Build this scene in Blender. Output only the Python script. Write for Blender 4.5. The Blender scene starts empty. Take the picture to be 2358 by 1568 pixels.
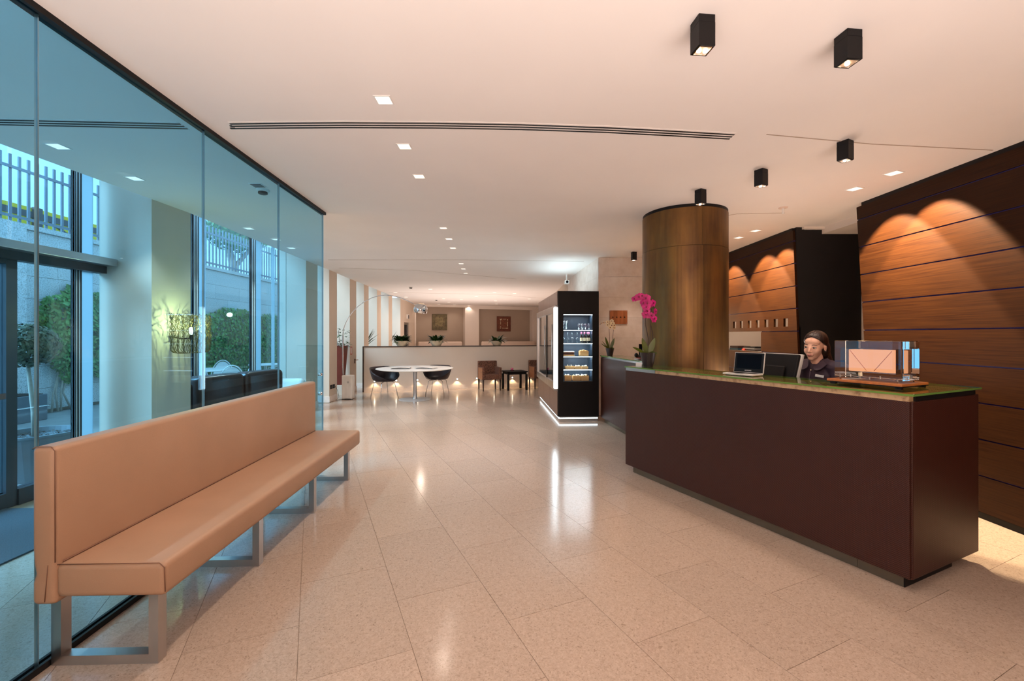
import bpy, bmesh, math, random
from mathutils import Vector, Matrix, Euler
R = math.radians
PI = math.pi
sc = bpy.context.scene
col = sc.collection
random.seed(7)

# ------------------------------------------------------------------ camera, world, lights, exposure
cam_d = bpy.data.cameras.new('camera')
cam = bpy.data.objects.new('camera', cam_d)
col.objects.link(cam)
cam.location = (0, 0, 1.5)
cam.rotation_euler = (R(90), 0, 0)
cam_d.sensor_width = 36
cam_d.lens = 1005 / 2358 * 36
cam_d.shift_y = -12 / 2358
cam_d.clip_start = 0.05
sc.camera = cam

sc.view_settings.view_transform = 'Standard'
sc.view_settings.look = 'None'
sc.view_settings.gamma = 1
sc.view_settings.use_curve_mapping = False
sc.view_settings.exposure = 0.80
sc.cycles.max_bounces = 10
sc.cycles.diffuse_bounces = 5
sc.cycles.glossy_bounces = 5
sc.cycles.transmission_bounces = 8
sc.cycles.transparent_max_bounces = 16
sc.cycles.caustics_reflective = False
sc.cycles.caustics_refractive = False
sc.cycles.sample_clamp_indirect = 6.0

w = bpy.data.worlds.new('sky')
sc.world = w
w.use_nodes = True
wn, wl = w.node_tree.nodes, w.node_tree.links
bg = wn['Background']
tc = wn.new('ShaderNodeTexCoord')
nz = wn.new('ShaderNodeTexNoise')
nz.inputs['Scale'].default_value = 2.2
nz.inputs['Detail'].default_value = 5
rp = wn.new('ShaderNodeValToRGB')
rp.color_ramp.elements[0].position = 0.38
rp.color_ramp.elements[0].color = (0.44, 0.56, 0.70, 1)
rp.color_ramp.elements[1].position = 0.68
rp.color_ramp.elements[1].color = (0.60, 0.66, 0.72, 1)
wl.new(tc.outputs['Generated'], nz.inputs['Vector'])
wl.new(nz.outputs['Fac'], rp.inputs['Fac'])
wl.new(rp.outputs['Color'], bg.inputs['Color'])
bg.inputs['Strength'].default_value = 1.6

WARM = (1.0, 0.81, 0.67)
WARMP = (1.0, 0.85, 0.785)

def area(name, loc, size, power, color, rot=(0, 0, 0)):
    d = bpy.data.lights.new(name, 'AREA')
    d.shape = 'RECTANGLE'
    d.size, d.size_y = size
    d.energy = power
    d.color = color
    o = bpy.data.objects.new(name, d)
    o.location = loc
    o.rotation_euler = rot
    col.objects.link(o)
    return o

sd = bpy.data.lights.new('sun', 'SUN')
sd.energy = 5.0
sd.angle = R(35)
sd.color = (0.62, 0.83, 1.0)
sun = bpy.data.objects.new('sun', sd)
sun.rotation_euler = Vector((0.72, 0.42, -0.66)).to_track_quat('-Z', 'Y').to_euler()
col.objects.link(sun)

UP = (PI, 0, 0)
# added soft fills without fixtures: behind the camera, in the lounge, behind the desk
area('lobby_fill', (0.4, -1.2, 0.75), (4.8, 3.0), 165, WARMP, UP)  # unseen fill, added to brighten the ceiling
area('lounge_fill', (-1.4, 16.2, 1.0), (4.6, 6.0), 66, (1.0, 0.85, 0.77), UP)  # unseen fill, added for the far ceiling
area('desk_fill', (2.75, 4.6, 1.0), (0.5, 1.0), 6, WARMP, UP)  # fill added out of sight behind the desk
area('cabinet_top_uplight', (1.05, 9.2, 2.33), (0.45, 1.9), 6, (0.72, 0.93, 1.0), UP)
area('lobby_top_fill', (0.2, -1.6, 2.93), (3.2, 1.4), 26, WARMP, (0, 0, 0))  # overhead fill added behind the camera

# ------------------------------------------------------------------ helpers
def lin(c):
    c = c / 255.0
    return c / 12.92 if c <= 0.04045 else ((c + 0.055) / 1.055) ** 2.4

def L(r, g, b):
    return (lin(r), lin(g), lin(b), 1)

def nodemat(name):
    m = bpy.data.materials.new(name)
    m.use_nodes = True
    nt = m.node_tree
    return m, nt.nodes, nt.links, nt.nodes['Principled BSDF']

def mat(name, c, rough=0.5, metal=0.0, var=0.10, scale=6.0, stretch=(1, 1, 1), bump=0.0, bscale=60.0,
        spec=0.5, coat=0.0, emit=0.0, ecol=None, rvar=0.0, rnd=0.0, detail=4):
    """principled surface whose colour wanders with a noise of its own"""
    m, n, l, p = nodemat(name)
    tcn = n.new('ShaderNodeTexCoord')
    mp = n.new('ShaderNodeMapping')
    mp.inputs['Scale'].default_value = stretch
    l.new(tcn.outputs['Object'], mp.inputs['Vector'])
    nzn = n.new('ShaderNodeTexNoise')
    nzn.inputs['Scale'].default_value = scale
    nzn.inputs['Detail'].default_value = detail
    l.new(mp.outputs['Vector'], nzn.inputs['Vector'])
    cr = n.new('ShaderNodeValToRGB')
    cr.color_ramp.elements[0].position = 0.3
    cr.color_ramp.elements[1].position = 0.7
    cr.color_ramp.elements[0].color = [min(1, x * (1 - var)) for x in c[:3]] + [1]
    cr.color_ramp.elements[1].color = [min(1, x * (1 + var)) for x in c[:3]] + [1]
    l.new(nzn.outputs['Fac'], cr.inputs['Fac'])
    src = cr.outputs['Color']
    if rnd:
        oi = n.new('ShaderNodeObjectInfo')
        hs = n.new('ShaderNodeHueSaturation')
        mr = n.new('ShaderNodeMapRange')
        mr.inputs['To Min'].default_value = 1 - rnd
        mr.inputs['To Max'].default_value = 1 + rnd
        l.new(oi.outputs['Random'], mr.inputs['Value'])
        l.new(mr.outputs['Result'], hs.inputs['Value'])
        l.new(src, hs.inputs['Color'])
        src = hs.outputs['Color']
    l.new(src, p.inputs['Base Color'])
    p.inputs['Roughness'].default_value = rough
    p.inputs['Metallic'].default_value = metal
    p.inputs['Specular IOR Level'].default_value = spec
    p.inputs['Coat Weight'].default_value = coat
    if rvar:
        mr2 = n.new('ShaderNodeMapRange')
        mr2.inputs['To Min'].default_value = max(0.02, rough - rvar)
        mr2.inputs['To Max'].default_value = rough + rvar
        l.new(nzn.outputs['Fac'], mr2.inputs['Value'])
        l.new(mr2.outputs['Result'], p.inputs['Roughness'])
    if emit:
        p.inputs['Emission Color'].default_value = ecol or c
        p.inputs['Emission Strength'].default_value = emit
    if bump:
        nb = n.new('ShaderNodeTexNoise')
        nb.inputs['Scale'].default_value = bscale
        l.new(mp.outputs['Vector'], nb.inputs['Vector'])
        b = n.new('ShaderNodeBump')
        b.inputs['Strength'].default_value = bump
        b.inputs['Distance'].default_value = 0.01
        l.new(nb.outputs['Fac'], b.inputs['Height'])
        l.new(b.outputs['Normal'], p.inputs['Normal'])
    return m

def glassmat(name, tint, ior=1.45, rough=0.0, refl=(1, 1, 1, 1)):
    """a pane: tinted see-through plus a mirror reflection that grows at grazing angles"""
    m = bpy.data.materials.new(name)
    m.use_nodes = True
    n, l = m.node_tree.nodes, m.node_tree.links
    n.remove(n['Principled BSDF'])
    out = n['Material Output']
    tr = n.new('ShaderNodeBsdfTransparent')
    tr.inputs['Color'].default_value = tint
    gl = n.new('ShaderNodeBsdfGlossy')
    gl.inputs['Color'].default_value = refl
    gl.inputs['Roughness'].default_value = rough
    fr = n.new('ShaderNodeFresnel')
    ge = n.new('ShaderNodeNewGeometry')          # same reflectance on the way in and on the way out
    io = n.new('ShaderNodeMapRange')
    io.inputs['To Min'].default_value = ior
    io.inputs['To Max'].default_value = 1 / ior
    l.new(ge.outputs['Backfacing'], io.inputs['Value'])
    l.new(io.outputs['Result'], fr.inputs['IOR'])
    mx = n.new('ShaderNodeMixShader')
    l.new(fr.outputs['Fac'], mx.inputs['Fac'])
    l.new(tr.outputs['BSDF'], mx.inputs[1])
    l.new(gl.outputs['BSDF'], mx.inputs[2])
    l.new(mx.outputs['Shader'], out.inputs['Surface'])
    return m

def emat(name, c, strength):
    m = bpy.data.materials.new(name)
    m.use_nodes = True
    n, l = m.node_tree.nodes, m.node_tree.links
    p = n['Principled BSDF']
    p.inputs['Base Color'].default_value = c
    p.inputs['Emission Color'].default_value = c
    p.inputs['Emission Strength'].default_value = strength
    return m

class MB:
    """collects simple solids and links them as ONE mesh object"""
    def __init__(s):
        s.bm = bmesh.new()
    def _add(s, vs, fs):
        v = [s.bm.verts.new(p) for p in vs]
        for f in fs:
            try:
                s.bm.faces.new([v[i] for i in f])
            except ValueError:
                pass
        return v
    def hexa(s, b, t):
        """b, t: four bottom and four top corners, counter-clockwise from above"""
        s._add(list(b) + list(t), [(3, 2, 1, 0), (4, 5, 6, 7), (0, 1, 5, 4), (1, 2, 6, 5), (2, 3, 7, 6), (3, 0, 4, 7)])
        return s
    def box(s, x0, x1, y0, y1, z0, z1, M=None):
        b = [Vector(p) for p in ((x0, y0, z0), (x1, y0, z0), (x1, y1, z0), (x0, y1, z0))]
        t = [Vector(p) for p in ((x0, y0, z1), (x1, y0, z1), (x1, y1, z1), (x0, y1, z1))]
        if M is not None:
            b = [M @ p for p in b]
            t = [M @ p for p in t]
        return s.hexa(b, t)
    def prism(s, pts, z0, z1):
        n = len(pts)
        vs = [(x, y, z0) for x, y in pts] + [(x, y, z1) for x, y in pts]
        s._add(vs, [tuple(range(n - 1, -1, -1)), tuple(range(n, 2 * n))] + [(i, (i + 1) % n, n + (i + 1) % n, n + i) for i in range(n)])
        return s
    def tube(s, pts, r, seg=8, caps=True, closed=False):
        pts = [Vector(p) for p in pts]
        n = len(pts)
        rr = r if isinstance(r, (list, tuple)) else [r] * n
        rings = []
        prev = None
        for i, p in enumerate(pts):
            a = pts[(i - 1) % n] if (closed or i > 0) else p
            b = pts[(i + 1) % n] if (closed or i < n - 1) else p
            d = (b - a)
            if d.length < 1e-9:
                d = Vector((0, 0, 1))
            d.normalize()
            if prev is None:
                u = d.orthogonal().normalized()
            else:
                u = prev - d * prev.dot(d)
                u = u.normalized() if u.length > 1e-6 else d.orthogonal().normalized()
            prev = u
            v = d.cross(u)
            rings.append([s.bm.verts.new(p + (u * math.cos(2 * PI * k / seg) + v * math.sin(2 * PI * k / seg)) * rr[i]) for k in range(seg)])
        for i in range(n if closed else n - 1):
            A, B = rings[i], rings[(i + 1) % n]
            for k in range(seg):
                s.bm.faces.new((A[k], A[(k + 1) % seg], B[(k + 1) % seg], B[k]))
        if caps and not closed:
            s.bm.faces.new(rings[0][::-1])
            s.bm.faces.new(rings[-1])
        return s
    def cyl(s, p0, p1, r0, r1=None, seg=16):
        return s.tube([p0, p1], [r0, r0 if r1 is None else r1], seg)
    def lathe(s, prof, c=(0, 0, 0), seg=24, M=None):
        c = Vector(c)
        rings = []
        for r, z in prof:
            if r < 1e-6:
                p = Vector((0, 0, z))
                p = (M @ p if M is not None else p) + c
                rings.append([s.bm.verts.new(p)])
            else:
                ring = []
                for k in range(seg):
                    p = Vector((r * math.cos(2 * PI * k / seg), r * math.sin(2 * PI * k / seg), z))
                    p = (M @ p if M is not None else p) + c
                    ring.append(s.bm.verts.new(p))
                rings.append(ring)
        for A, B in zip(rings, rings[1:]):
            for k in range(seg):
                k2 = (k + 1) % seg
                try:
                    if len(A) == 1 and len(B) == 1:
                        continue
                    if len(A) == 1:
                        s.bm.faces.new((A[0], B[k2], B[k]))
                    elif len(B) == 1:
                        s.bm.faces.new((A[k], A[k2], B[0]))
                    else:
                        s.bm.faces.new((A[k], A[k2], B[k2], B[k]))
                except ValueError:
                    pass
        return s
    def ball(s, c, r, seg=16, rings=10, M=None):
        if not isinstance(r, (tuple, list)):
            r = (r, r, r)
        prof = [(math.sin(PI * i / rings), -math.cos(PI * i / rings)) for i in range(rings + 1)]
        prof[0] = (0, -1)
        prof[-1] = (0, 1)
        S = Matrix.Diagonal((r[0], r[1], r[2]))
        return s.lathe(prof, c, seg, (M.to_3x3() @ S) if M is not None else S)
    def leaf(s, base, d, length, width, droop=0.3, n=4, up=Vector((0, 0, 1)), fold=0.15):
        up = Vector(up)
        base = Vector(base)
        d = Vector(d).normalized()
        side = d.cross(up)
        side = side.normalized() if side.length > 1e-4 else d.orthogonal().normalized()
        rows = []
        p = base.copy()
        cur = d.copy()
        for i in range(n + 1):
            t = i / n
            wd = width * math.sin(PI * min(0.97, 0.10 + 0.88 * t)) ** 0.8 * 0.5
            nn = side.cross(cur).normalized()
            rows.append([s.bm.verts.new(p - side * wd + nn * wd * fold), s.bm.verts.new(p), s.bm.verts.new(p + side * wd + nn * wd * fold)])
            cur = (cur - Vector((0, 0, 1)) * droop / n).normalized()
            p = p + cur * (length / n)
        for a, b in zip(rows, rows[1:]):
            s.bm.faces.new((a[0], a[1], b[1], b[0]))
            s.bm.faces.new((a[1], a[2], b[2], b[1]))
        return s
    def build(s, name, m, parent=None, smooth=False, bevel=0.0, seg=2, loc=None, rz=None, kind=None, flip=True):
        me = bpy.data.meshes.new(name)
        if flip:
            bmesh.ops.recalc_face_normals(s.bm, faces=s.bm.faces)
        s.bm.to_mesh(me)
        s.bm.free()
        for mm in (m if isinstance(m, (list, tuple)) else [m]):
            me.materials.append(mm)
        if smooth:
            for p in me.polygons:
                p.use_smooth = True
        o = bpy.data.objects.new(name, me)
        col.objects.link(o)
        if parent is not None:
            o.parent = parent
        if loc is not None:
            o.location = loc
        if rz is not None:
            o.rotation_euler = (0, 0, rz)
        if bevel:
            b = o.modifiers.new('bevel', 'BEVEL')
            b.width = bevel
            b.segments = seg
            b.limit_method = 'ANGLE'
            b.angle_limit = R(40)
        if kind:
            o['kind'] = kind
        return o

def tag(o, label=None, cat=None, group=None, kind=None):
    if label:
        o['label'] = label
    if cat:
        o['category'] = cat
    if group:
        o['group'] = group
    if kind:
        o['kind'] = kind
    return o

def thing(name, label, cat, loc=(0, 0, 0), rz=0.0, group=None, kind=None):
    o = bpy.data.objects.new(name, None)
    o.empty_display_size = 0.1
    o.location = loc
    o.rotation_euler = (0, 0, rz)
    col.objects.link(o)
    return tag(o, label, cat, group, kind)

def struct(name, label=None, loc=(0, 0, 0), rz=0.0):
    return thing(name, label, None, loc, rz, None, 'structure')

def kids(o):
    return [c for c in col.objects if c.parent == o]

def copy_tree(o, parent=None):
    c = o.copy()
    col.objects.link(c)
    if parent is not None:
        c.parent = parent
    for ch in o.children:
        copy_tree(ch, c)
    return c

ORD = ['first', 'second', 'third', 'fourth', 'fifth', 'sixth', 'seventh', 'eighth', 'ninth', 'tenth', 'eleventh', 'twelfth',
       'thirteenth', 'fourteenth', 'fifteenth', 'sixteenth', 'seventeenth', 'eighteenth', 'nineteenth', 'twentieth', 'twenty-first',
       'twenty-second', 'twenty-third']

def spot(name, loc, power, color=WARM, ang=100, blend=0.5, rot=(0, 0, 0), r=0.03, parent=None):
    d = bpy.data.lights.new(name, 'SPOT')
    d.energy = power
    d.color = color
    d.spot_size = R(ang)
    d.spot_blend = blend
    d.shadow_soft_size = r
    o = bpy.data.objects.new(name, d)
    o.location = loc
    o.rotation_euler = rot
    col.objects.link(o)
    if parent is not None:
        o.parent = parent
    return o

def point(name, loc, power, color=WARM, r=0.03):
    d = bpy.data.lights.new(name, 'POINT')
    d.energy = power
    d.color = color
    d.shadow_soft_size = r
    o = bpy.data.objects.new(name, d)
    o.location = loc
    col.objects.link(o)
    return o

ZC = 2.96                                   # ceiling height

# ------------------------------------------------------------------ materials
M = {}
M['ceil'] = mat('ceiling_paint', L(244, 238, 234), 0.85, var=0.02, scale=1.2)
M['wallw'] = mat('white_wall_paint', L(236, 224, 214), 0.75, var=0.02, scale=1.5)
M['wallb'] = mat('beige_wall_paint', L(214, 196, 178), 0.75, var=0.03, scale=1.5)
M['wallt'] = mat('taupe_wall_paint', L(176, 158, 142), 0.8, var=0.04, scale=1.2)
M['partition'] = mat('partition_plaster', L(232, 218, 204), 0.6, var=0.03, scale=1.0)
M['grout'] = mat('joint_grey', L(146, 124, 104), 0.8)
M['steel'] = mat('brushed_steel', L(196, 194, 194), 0.28, 1.0, var=0.10, scale=5, stretch=(1, 1, 0.2))
M['plinth'] = mat('dull_steel_plinth', L(122, 112, 96), 0.4, 0.9, var=0.12, scale=3)
M['chrome'] = mat('chrome', L(225, 225, 228), 0.06, 1.0, var=0.03)
M['alu'] = mat('aluminium', L(200, 200, 202), 0.3, 1.0, var=0.05)
M['black'] = mat('black_metal', L(18, 16, 17), 0.5, 0.0, var=0.15, scale=8, spec=0.25)
M['blackgloss'] = mat('black_glass', L(8, 9, 16), 0.30, 0.0, var=0.1, spec=0.06)
M['reflector'] = mat('lamp_reflector', L(170, 138, 110), 0.35, 0.2, emit=0.10, ecol=L(255, 214, 176))
M['darkwall'] = mat('dark_corridor', L(16, 11, 10), 0.7, var=0.2)  # near-black: the corridor's lack of light is put into its wood colour
M['white'] = mat('white_lacquer', L(240, 238, 234), 0.3, var=0.02)
M['darktrim'] = mat('dark_brown_trim', L(52, 34, 28), 0.4, var=0.1)
M['tan'] = mat('tan_leather', L(172, 136, 110), 0.45, var=0.05, scale=3, bump=0.08, bscale=260, spec=0.4)
M['tanseam'] = mat('leather_seam', L(120, 82, 62), 0.6)
M['brownleather'] = mat('dark_sofa_leather', L(50, 29, 24), 0.3, var=0.25, scale=4, bump=0.3, bscale=12)
M['cream'] = mat('cream_upholstery', L(226, 206, 192), 0.7, var=0.03)
M['paleseat'] = mat('pale_upholstery', L(220, 222, 220), 0.7, var=0.03)
M['pot'] = mat('dark_plastic_pot', L(40, 30, 34), 0.4, var=0.1)
M['leafdk'] = mat('dark_leaf', L(40, 66, 24), 0.4, var=0.4, scale=9, spec=0.5)
M['leafor'] = mat('orchid_leaf', L(78, 88, 18), 0.3, var=0.2, scale=9)
M['stem'] = mat('plant_stem', L(66, 44, 34), 0.5, var=0.2)
M['magenta'] = mat('magenta_petal', L(186, 16, 112), 0.5, var=0.25, scale=30)
M['ivory'] = mat('ivory_petal', L(244, 222, 180), 0.5, var=0.12, scale=30)
M['lipcentre'] = mat('orchid_centre', L(120, 14, 50), 0.5, var=0.2)
M['soil'] = mat('soil', L(52, 38, 28), 0.9, var=0.4, scale=60)
M['bowl'] = mat('ivory_bowl', L(226, 212, 186), 0.4, var=0.04)
M['redpot'] = mat('red_brown_planter', L(112, 46, 34), 0.35, var=0.12)
M['marble'] = mat('white_marble', L(242, 238, 234), 0.25, var=0.07, scale=5, stretch=(3, 3, 1), detail=8)
M['paper'] = mat('paper', L(234, 228, 222), 0.6, var=0.05, scale=20)
M['print'] = mat('printed_cover', L(120, 110, 116), 0.4, var=0.7, scale=26)
M['booksA'] = mat('blue_binder', L(30, 74, 92), 0.5)
M['booksB'] = mat('brown_folder', L(64, 34, 24), 0.6)
M['booksC'] = mat('red_item', L(190, 50, 30), 0.5, var=0.3, scale=40)
M['purple'] = mat('mauve_folder', L(92, 72, 84), 0.5)
M['copper'] = mat('bronze_plaque', L(196, 128, 88), 0.38, 1.0, var=0.25, scale=4, stretch=(5, 5, 0.6))
M['woodbox'] = mat('light_wood', L(206, 166, 110), 0.5, var=0.15, scale=8, stretch=(1, 1, 6))
M['tray'] = mat('brown_tray', L(110, 62, 44), 0.5, var=0.15)
M['bottle'] = mat('dark_bottle', L(28, 16, 14), 0.15, var=0.1)
M['label'] = mat('cream_label', L(236, 228, 196), 0.5, var=0.05)
M['pinkcap'] = mat('pink_cap', L(214, 96, 132), 0.5)
M['woodbase'] = mat('lamp_base_wood', L(186, 112, 56), 0.4, var=0.15, scale=6, stretch=(1, 6, 1))
M['asphalt'] = mat('terrace_paving', L(150, 152, 150), 0.7, var=0.12, scale=4)
M['greypot'] = mat('grey_planter', L(110, 116, 122), 0.6, var=0.08)
M['bark'] = mat('pale_bark', L(176, 164, 150), 0.8, var=0.2, scale=12)
M['ivy'] = mat('ivy_leaf', L(96, 142, 78), 0.5, var=0.5, scale=3, spec=0.3)
M['topiary'] = mat('topiary_leaf', L(86, 92, 66), 0.5, var=0.5, scale=6)
M['fence'] = mat('galvanised_fence', L(122, 130, 140), 0.5, 0.2, var=0.06)
M['yellow'] = mat('yellow_hoarding', L(226, 196, 30), 0.6, var=0.05)
M['greyband'] = mat('grey_band', L(84, 80, 82), 0.6)
M['frame'] = mat('dark_window_frame', L(64, 66, 70), 0.4, 0.3, var=0.06)
M['framew'] = mat('pale_window_post', L(226, 228, 228), 0.45, var=0.03)
M['mat'] = mat('entrance_mat', L(72, 78, 84), 0.95, var=0.25, scale=180, bump=0.4, bscale=300)
M['plaspale'] = mat('pale_plastic', L(214, 210, 204), 0.4)
M['skin'] = mat('skin', L(238, 184, 156), 0.45, var=0.05, scale=14, spec=0.4)
M['hair'] = mat('dark_brown_hair', L(44, 22, 14), 0.35, var=0.4, scale=40, stretch=(1, 1, 0.25), bump=0.4, bscale=120)
M['shirt'] = mat('dark_plum_shirt', L(54, 36, 52), 0.7, var=0.10, scale=9, bump=0.1, bscale=40)
M['trouser'] = mat('dark_trousers', L(26, 24, 30), 0.8)
M['lips'] = mat('lip', L(186, 92, 84), 0.4)
M['eyew'] = mat('eye_white', L(236, 226, 218), 0.2)
M['iris'] = mat('dark_iris', L(40, 24, 16), 0.15)
M['brow'] = mat('brow_hair', L(50, 28, 20), 0.7)
M['led'] = emat('led_cool', (0.80, 0.94, 1.0, 1), 3.6)
M['ledlow'] = emat('led_shelf', (0.84, 0.95, 1.0, 1), 2.4)
M['bulb'] = emat('warm_bulb', (1.0, 0.86, 0.66, 1), 14.0)
M['down'] = emat('downlight_lens', (1.0, 0.84, 0.70, 1), 0.75)
M['step'] = emat('step_light_lens', (1.0, 0.84, 0.62, 1), 6.0)
M['lampglow'] = emat('frosted_lamp', (1.0, 0.45, 0.23, 1), 0.52)
M['yellowglow'] = emat('sconce_bulb', (1.0, 0.86, 0.52, 1), 6.0)
M['pane'] = glassmat('window_pane', (0.90, 0.96, 0.98, 1), 1.45)
M['glasswall'] = glassmat('blue_tinted_pane', (0.60, 0.865, 1.0, 1), 1.25, 0.0, (0.80, 0.92, 1.0, 1))
M['clear'] = glassmat('clear_glass', (0.93, 0.97, 0.97, 1), 1.5)
M['topglass'] = glassmat('counter_glass', (0.93, 0.94, 0.74, 1), 1.5)
M['topedge'] = mat('green_glass_edge', L(100, 138, 66), 0.1, var=0.1, scale=4)
M['lucent'] = glassmat('translucent_post', (0.9, 0.95, 0.97, 1), 1.3, 0.3)  # pale window post, made translucent to give it a bright daylit look
_n, _l = M['lucent'].node_tree.nodes, M['lucent'].node_tree.links
_t = _n.new('ShaderNodeBsdfTranslucent')
_t.inputs['Color'].default_value = (0.50, 0.56, 0.58, 1)
for _m in list(_n):
    if _m.type == 'MIX_SHADER':
        _l.new(_t.outputs['BSDF'], _m.inputs[1])
M['blueline'] = mat('blue_fringe_strip', L(34, 32, 104), 0.35, 0.2)  # blue lens fringe along the board joints, put into the colour

def floor_mat():
    m, n, l, p = nodemat('terrazzo_tile')
    geo = n.new('ShaderNodeNewGeometry')
    oi = n.new('ShaderNodeObjectInfo')
    v = n.new('ShaderNodeTexVoronoi')
    v.inputs['Scale'].default_value = 95
    n1 = n.new('ShaderNodeTexNoise')
    n1.inputs['Scale'].default_value = 75
    n1.inputs['Detail'].default_value = 4
    n1.inputs['Distortion'].default_value = 1.6
    n2 = n.new('ShaderNodeTexNoise')
    n2.inputs['Scale'].default_value = 0.9
    for x in (v, n1, n2):
        l.new(geo.outputs['Position'], x.inputs['Vector'])
    cr = n.new('ShaderNodeValToRGB')
    cr.color_ramp.elements[0].position = 0.26
    cr.color_ramp.elements[0].color = L(142, 119, 101)
    cr.color_ramp.elements[1].position = 0.62
    cr.color_ramp.elements[1].color = L(188, 164, 145)
    e = cr.color_ramp.elements.new(0.42)
    e.color = L(176, 152, 133)
    l.new(n1.outputs['Fac'], cr.inputs['Fac'])
    mx = n.new('ShaderNodeMix')
    mx.data_type = 'RGBA'
    mx.blend_type = 'MULTIPLY'
    mx.inputs['Factor'].default_value = 0.12
    l.new(cr.outputs['Color'], mx.inputs['A'])
    hs = n.new('ShaderNodeHueSaturation')
    hs.inputs['Saturation'].default_value = 0.92
    mr = n.new('ShaderNodeMapRange')
    mr.inputs['To Min'].default_value = 0.95
    mr.inputs['To Max'].default_value = 1.05
    l.new(oi.outputs['Random'], mr.inputs['Value'])
    l.new(mr.outputs['Result'], hs.inputs['Value'])
    l.new(mx.outputs['Result'], hs.inputs['Color'])
    l.new(hs.outputs['Color'], p.inputs['Base Color'])
    bw = n.new('ShaderNodeRGBToBW')
    l.new(v.outputs['Color'], bw.inputs['Color'])
    l.new(bw.outputs['Val'], mx.inputs['B'])
    mr2 = n.new('ShaderNodeMapRange')
    mr2.inputs['To Min'].default_value = 0.10
    mr2.inputs['To Max'].default_value = 0.20
    l.new(n2.outputs['Fac'], mr2.inputs['Value'])
    l.new(mr2.outputs['Result'], p.inputs['Roughness'])
    p.inputs['Specular IOR Level'].default_value = 0.6
    return m
M['floor'] = floor_mat()

def wood_mat():
    m, n, l, p = nodemat('red_brown_wood')
    t = n.new('ShaderNodeTexCoord')
    oi = n.new('ShaderNodeObjectInfo')
    ad = n.new('ShaderNodeVectorMath')
    ad.operation = 'MULTIPLY_ADD'
    ad.inputs[1].default_value = (1, 1, 1)
    l.new(t.outputs['Object'], ad.inputs[0])
    sc3 = n.new('ShaderNodeVectorMath')
    sc3.operation = 'SCALE'
    sc3.inputs[0].default_value = (3.1, 7.7, 5.3)
    l.new(oi.outputs['Random'], sc3.inputs['Scale'])
    l.new(sc3.outputs['Vector'], ad.inputs[2])
    mp = n.new('ShaderNodeMapping')
    mp.inputs['Scale'].default_value = (1, 1.2, 45)
    l.new(ad.outputs['Vector'], mp.inputs['Vector'])
    a = n.new('ShaderNodeTexNoise')
    a.inputs['Scale'].default_value = 2.4
    a.inputs['Detail'].default_value = 8
    a.inputs['Distortion'].default_value = 0.1
    l.new(mp.outputs['Vector'], a.inputs['Vector'])
    cr = n.new('ShaderNodeValToRGB')
    cr.color_ramp.elements[0].position = 0.3
    cr.color_ramp.elements[0].color = L(34, 14, 4)
    cr.color_ramp.elements[1].position = 0.72
    cr.color_ramp.elements[1].color = L(53, 28, 9)
    l.new(a.outputs['Fac'], cr.inputs['Fac'])
    l.new(cr.outputs['Color'], p.inputs['Base Color'])
    p.inputs['Roughness'].default_value = 0.45
    p.inputs['Specular IOR Level'].default_value = 0.15
    b = n.new('ShaderNodeBump')
    b.inputs['Strength'].default_value = 0.06
    b.inputs['Distance'].default_value = 0.004
    l.new(a.outputs['Fac'], b.inputs['Height'])
    l.new(b.outputs['Normal'], p.inputs['Normal'])
    return m
M['wood'] = wood_mat()

def weave_mat(name, c0, c1, spec=0.35):
    """diagonal basket weave, the same on every upright face"""
    m, n, l, p = nodemat(name)
    t = n.new('ShaderNodeTexCoord')
    sx = n.new('ShaderNodeSeparateXYZ')
    l.new(t.outputs['Object'], sx.inputs['Vector'])
    h = n.new('ShaderNodeMath')
    h.operation = 'ADD'
    l.new(sx.outputs['X'], h.inputs[0])
    l.new(sx.outputs['Y'], h.inputs[1])
    facs = []
    for op in ('ADD', 'SUBTRACT'):
        a = n.new('ShaderNodeMath')
        a.operation = op
        l.new(h.outputs[0], a.inputs[0])
        l.new(sx.outputs['Z'], a.inputs[1])
        k = n.new('ShaderNodeMath')
        k.operation = 'MULTIPLY'
        k.inputs[1].default_value = 2 * PI / 0.0125
        l.new(a.outputs[0], k.inputs[0])
        si = n.new('ShaderNodeMath')
        si.operation = 'SINE'
        l.new(k.outputs[0], si.inputs[0])
        mr = n.new('ShaderNodeMapRange')
        mr.inputs['From Min'].default_value = -1
        l.new(si.outputs[0], mr.inputs['Value'])
        facs.append(mr.outputs['Result'])
    mu = n.new('ShaderNodeMath')
    mu.operation = 'MULTIPLY'
    l.new(facs[0], mu.inputs[0])
    l.new(facs[1], mu.inputs[1])
    cr = n.new('ShaderNodeValToRGB')
    cr.color_ramp.elements[0].color = c0
    cr.color_ramp.elements[1].color = c1
    l.new(mu.outputs[0], cr.inputs['Fac'])
    l.new(cr.outputs['Color'], p.inputs['Base Color'])
    p.inputs['Roughness'].default_value = 0.42
    p.inputs['Specular IOR Level'].default_value = spec
    b = n.new('ShaderNodeBump')
    b.inputs['Strength'].default_value = 0.35
    b.inputs['Distance'].default_value = 0.004
    l.new(mu.outputs[0], b.inputs['Height'])
    l.new(b.outputs['Normal'], p.inputs['Normal'])
    return m
M['weave'] = weave_mat('woven_brown_leather', L(46, 21, 17), L(88, 48, 36))
M['rattan'] = mat('brown_woven_fabric', L(112, 74, 58), 0.7, var=0.75, scale=46, detail=2)
M['rattanside'] = mat('tan_chair_side', L(172, 112, 74), 0.55, var=0.12, scale=5, stretch=(1, 1, 9))

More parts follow.
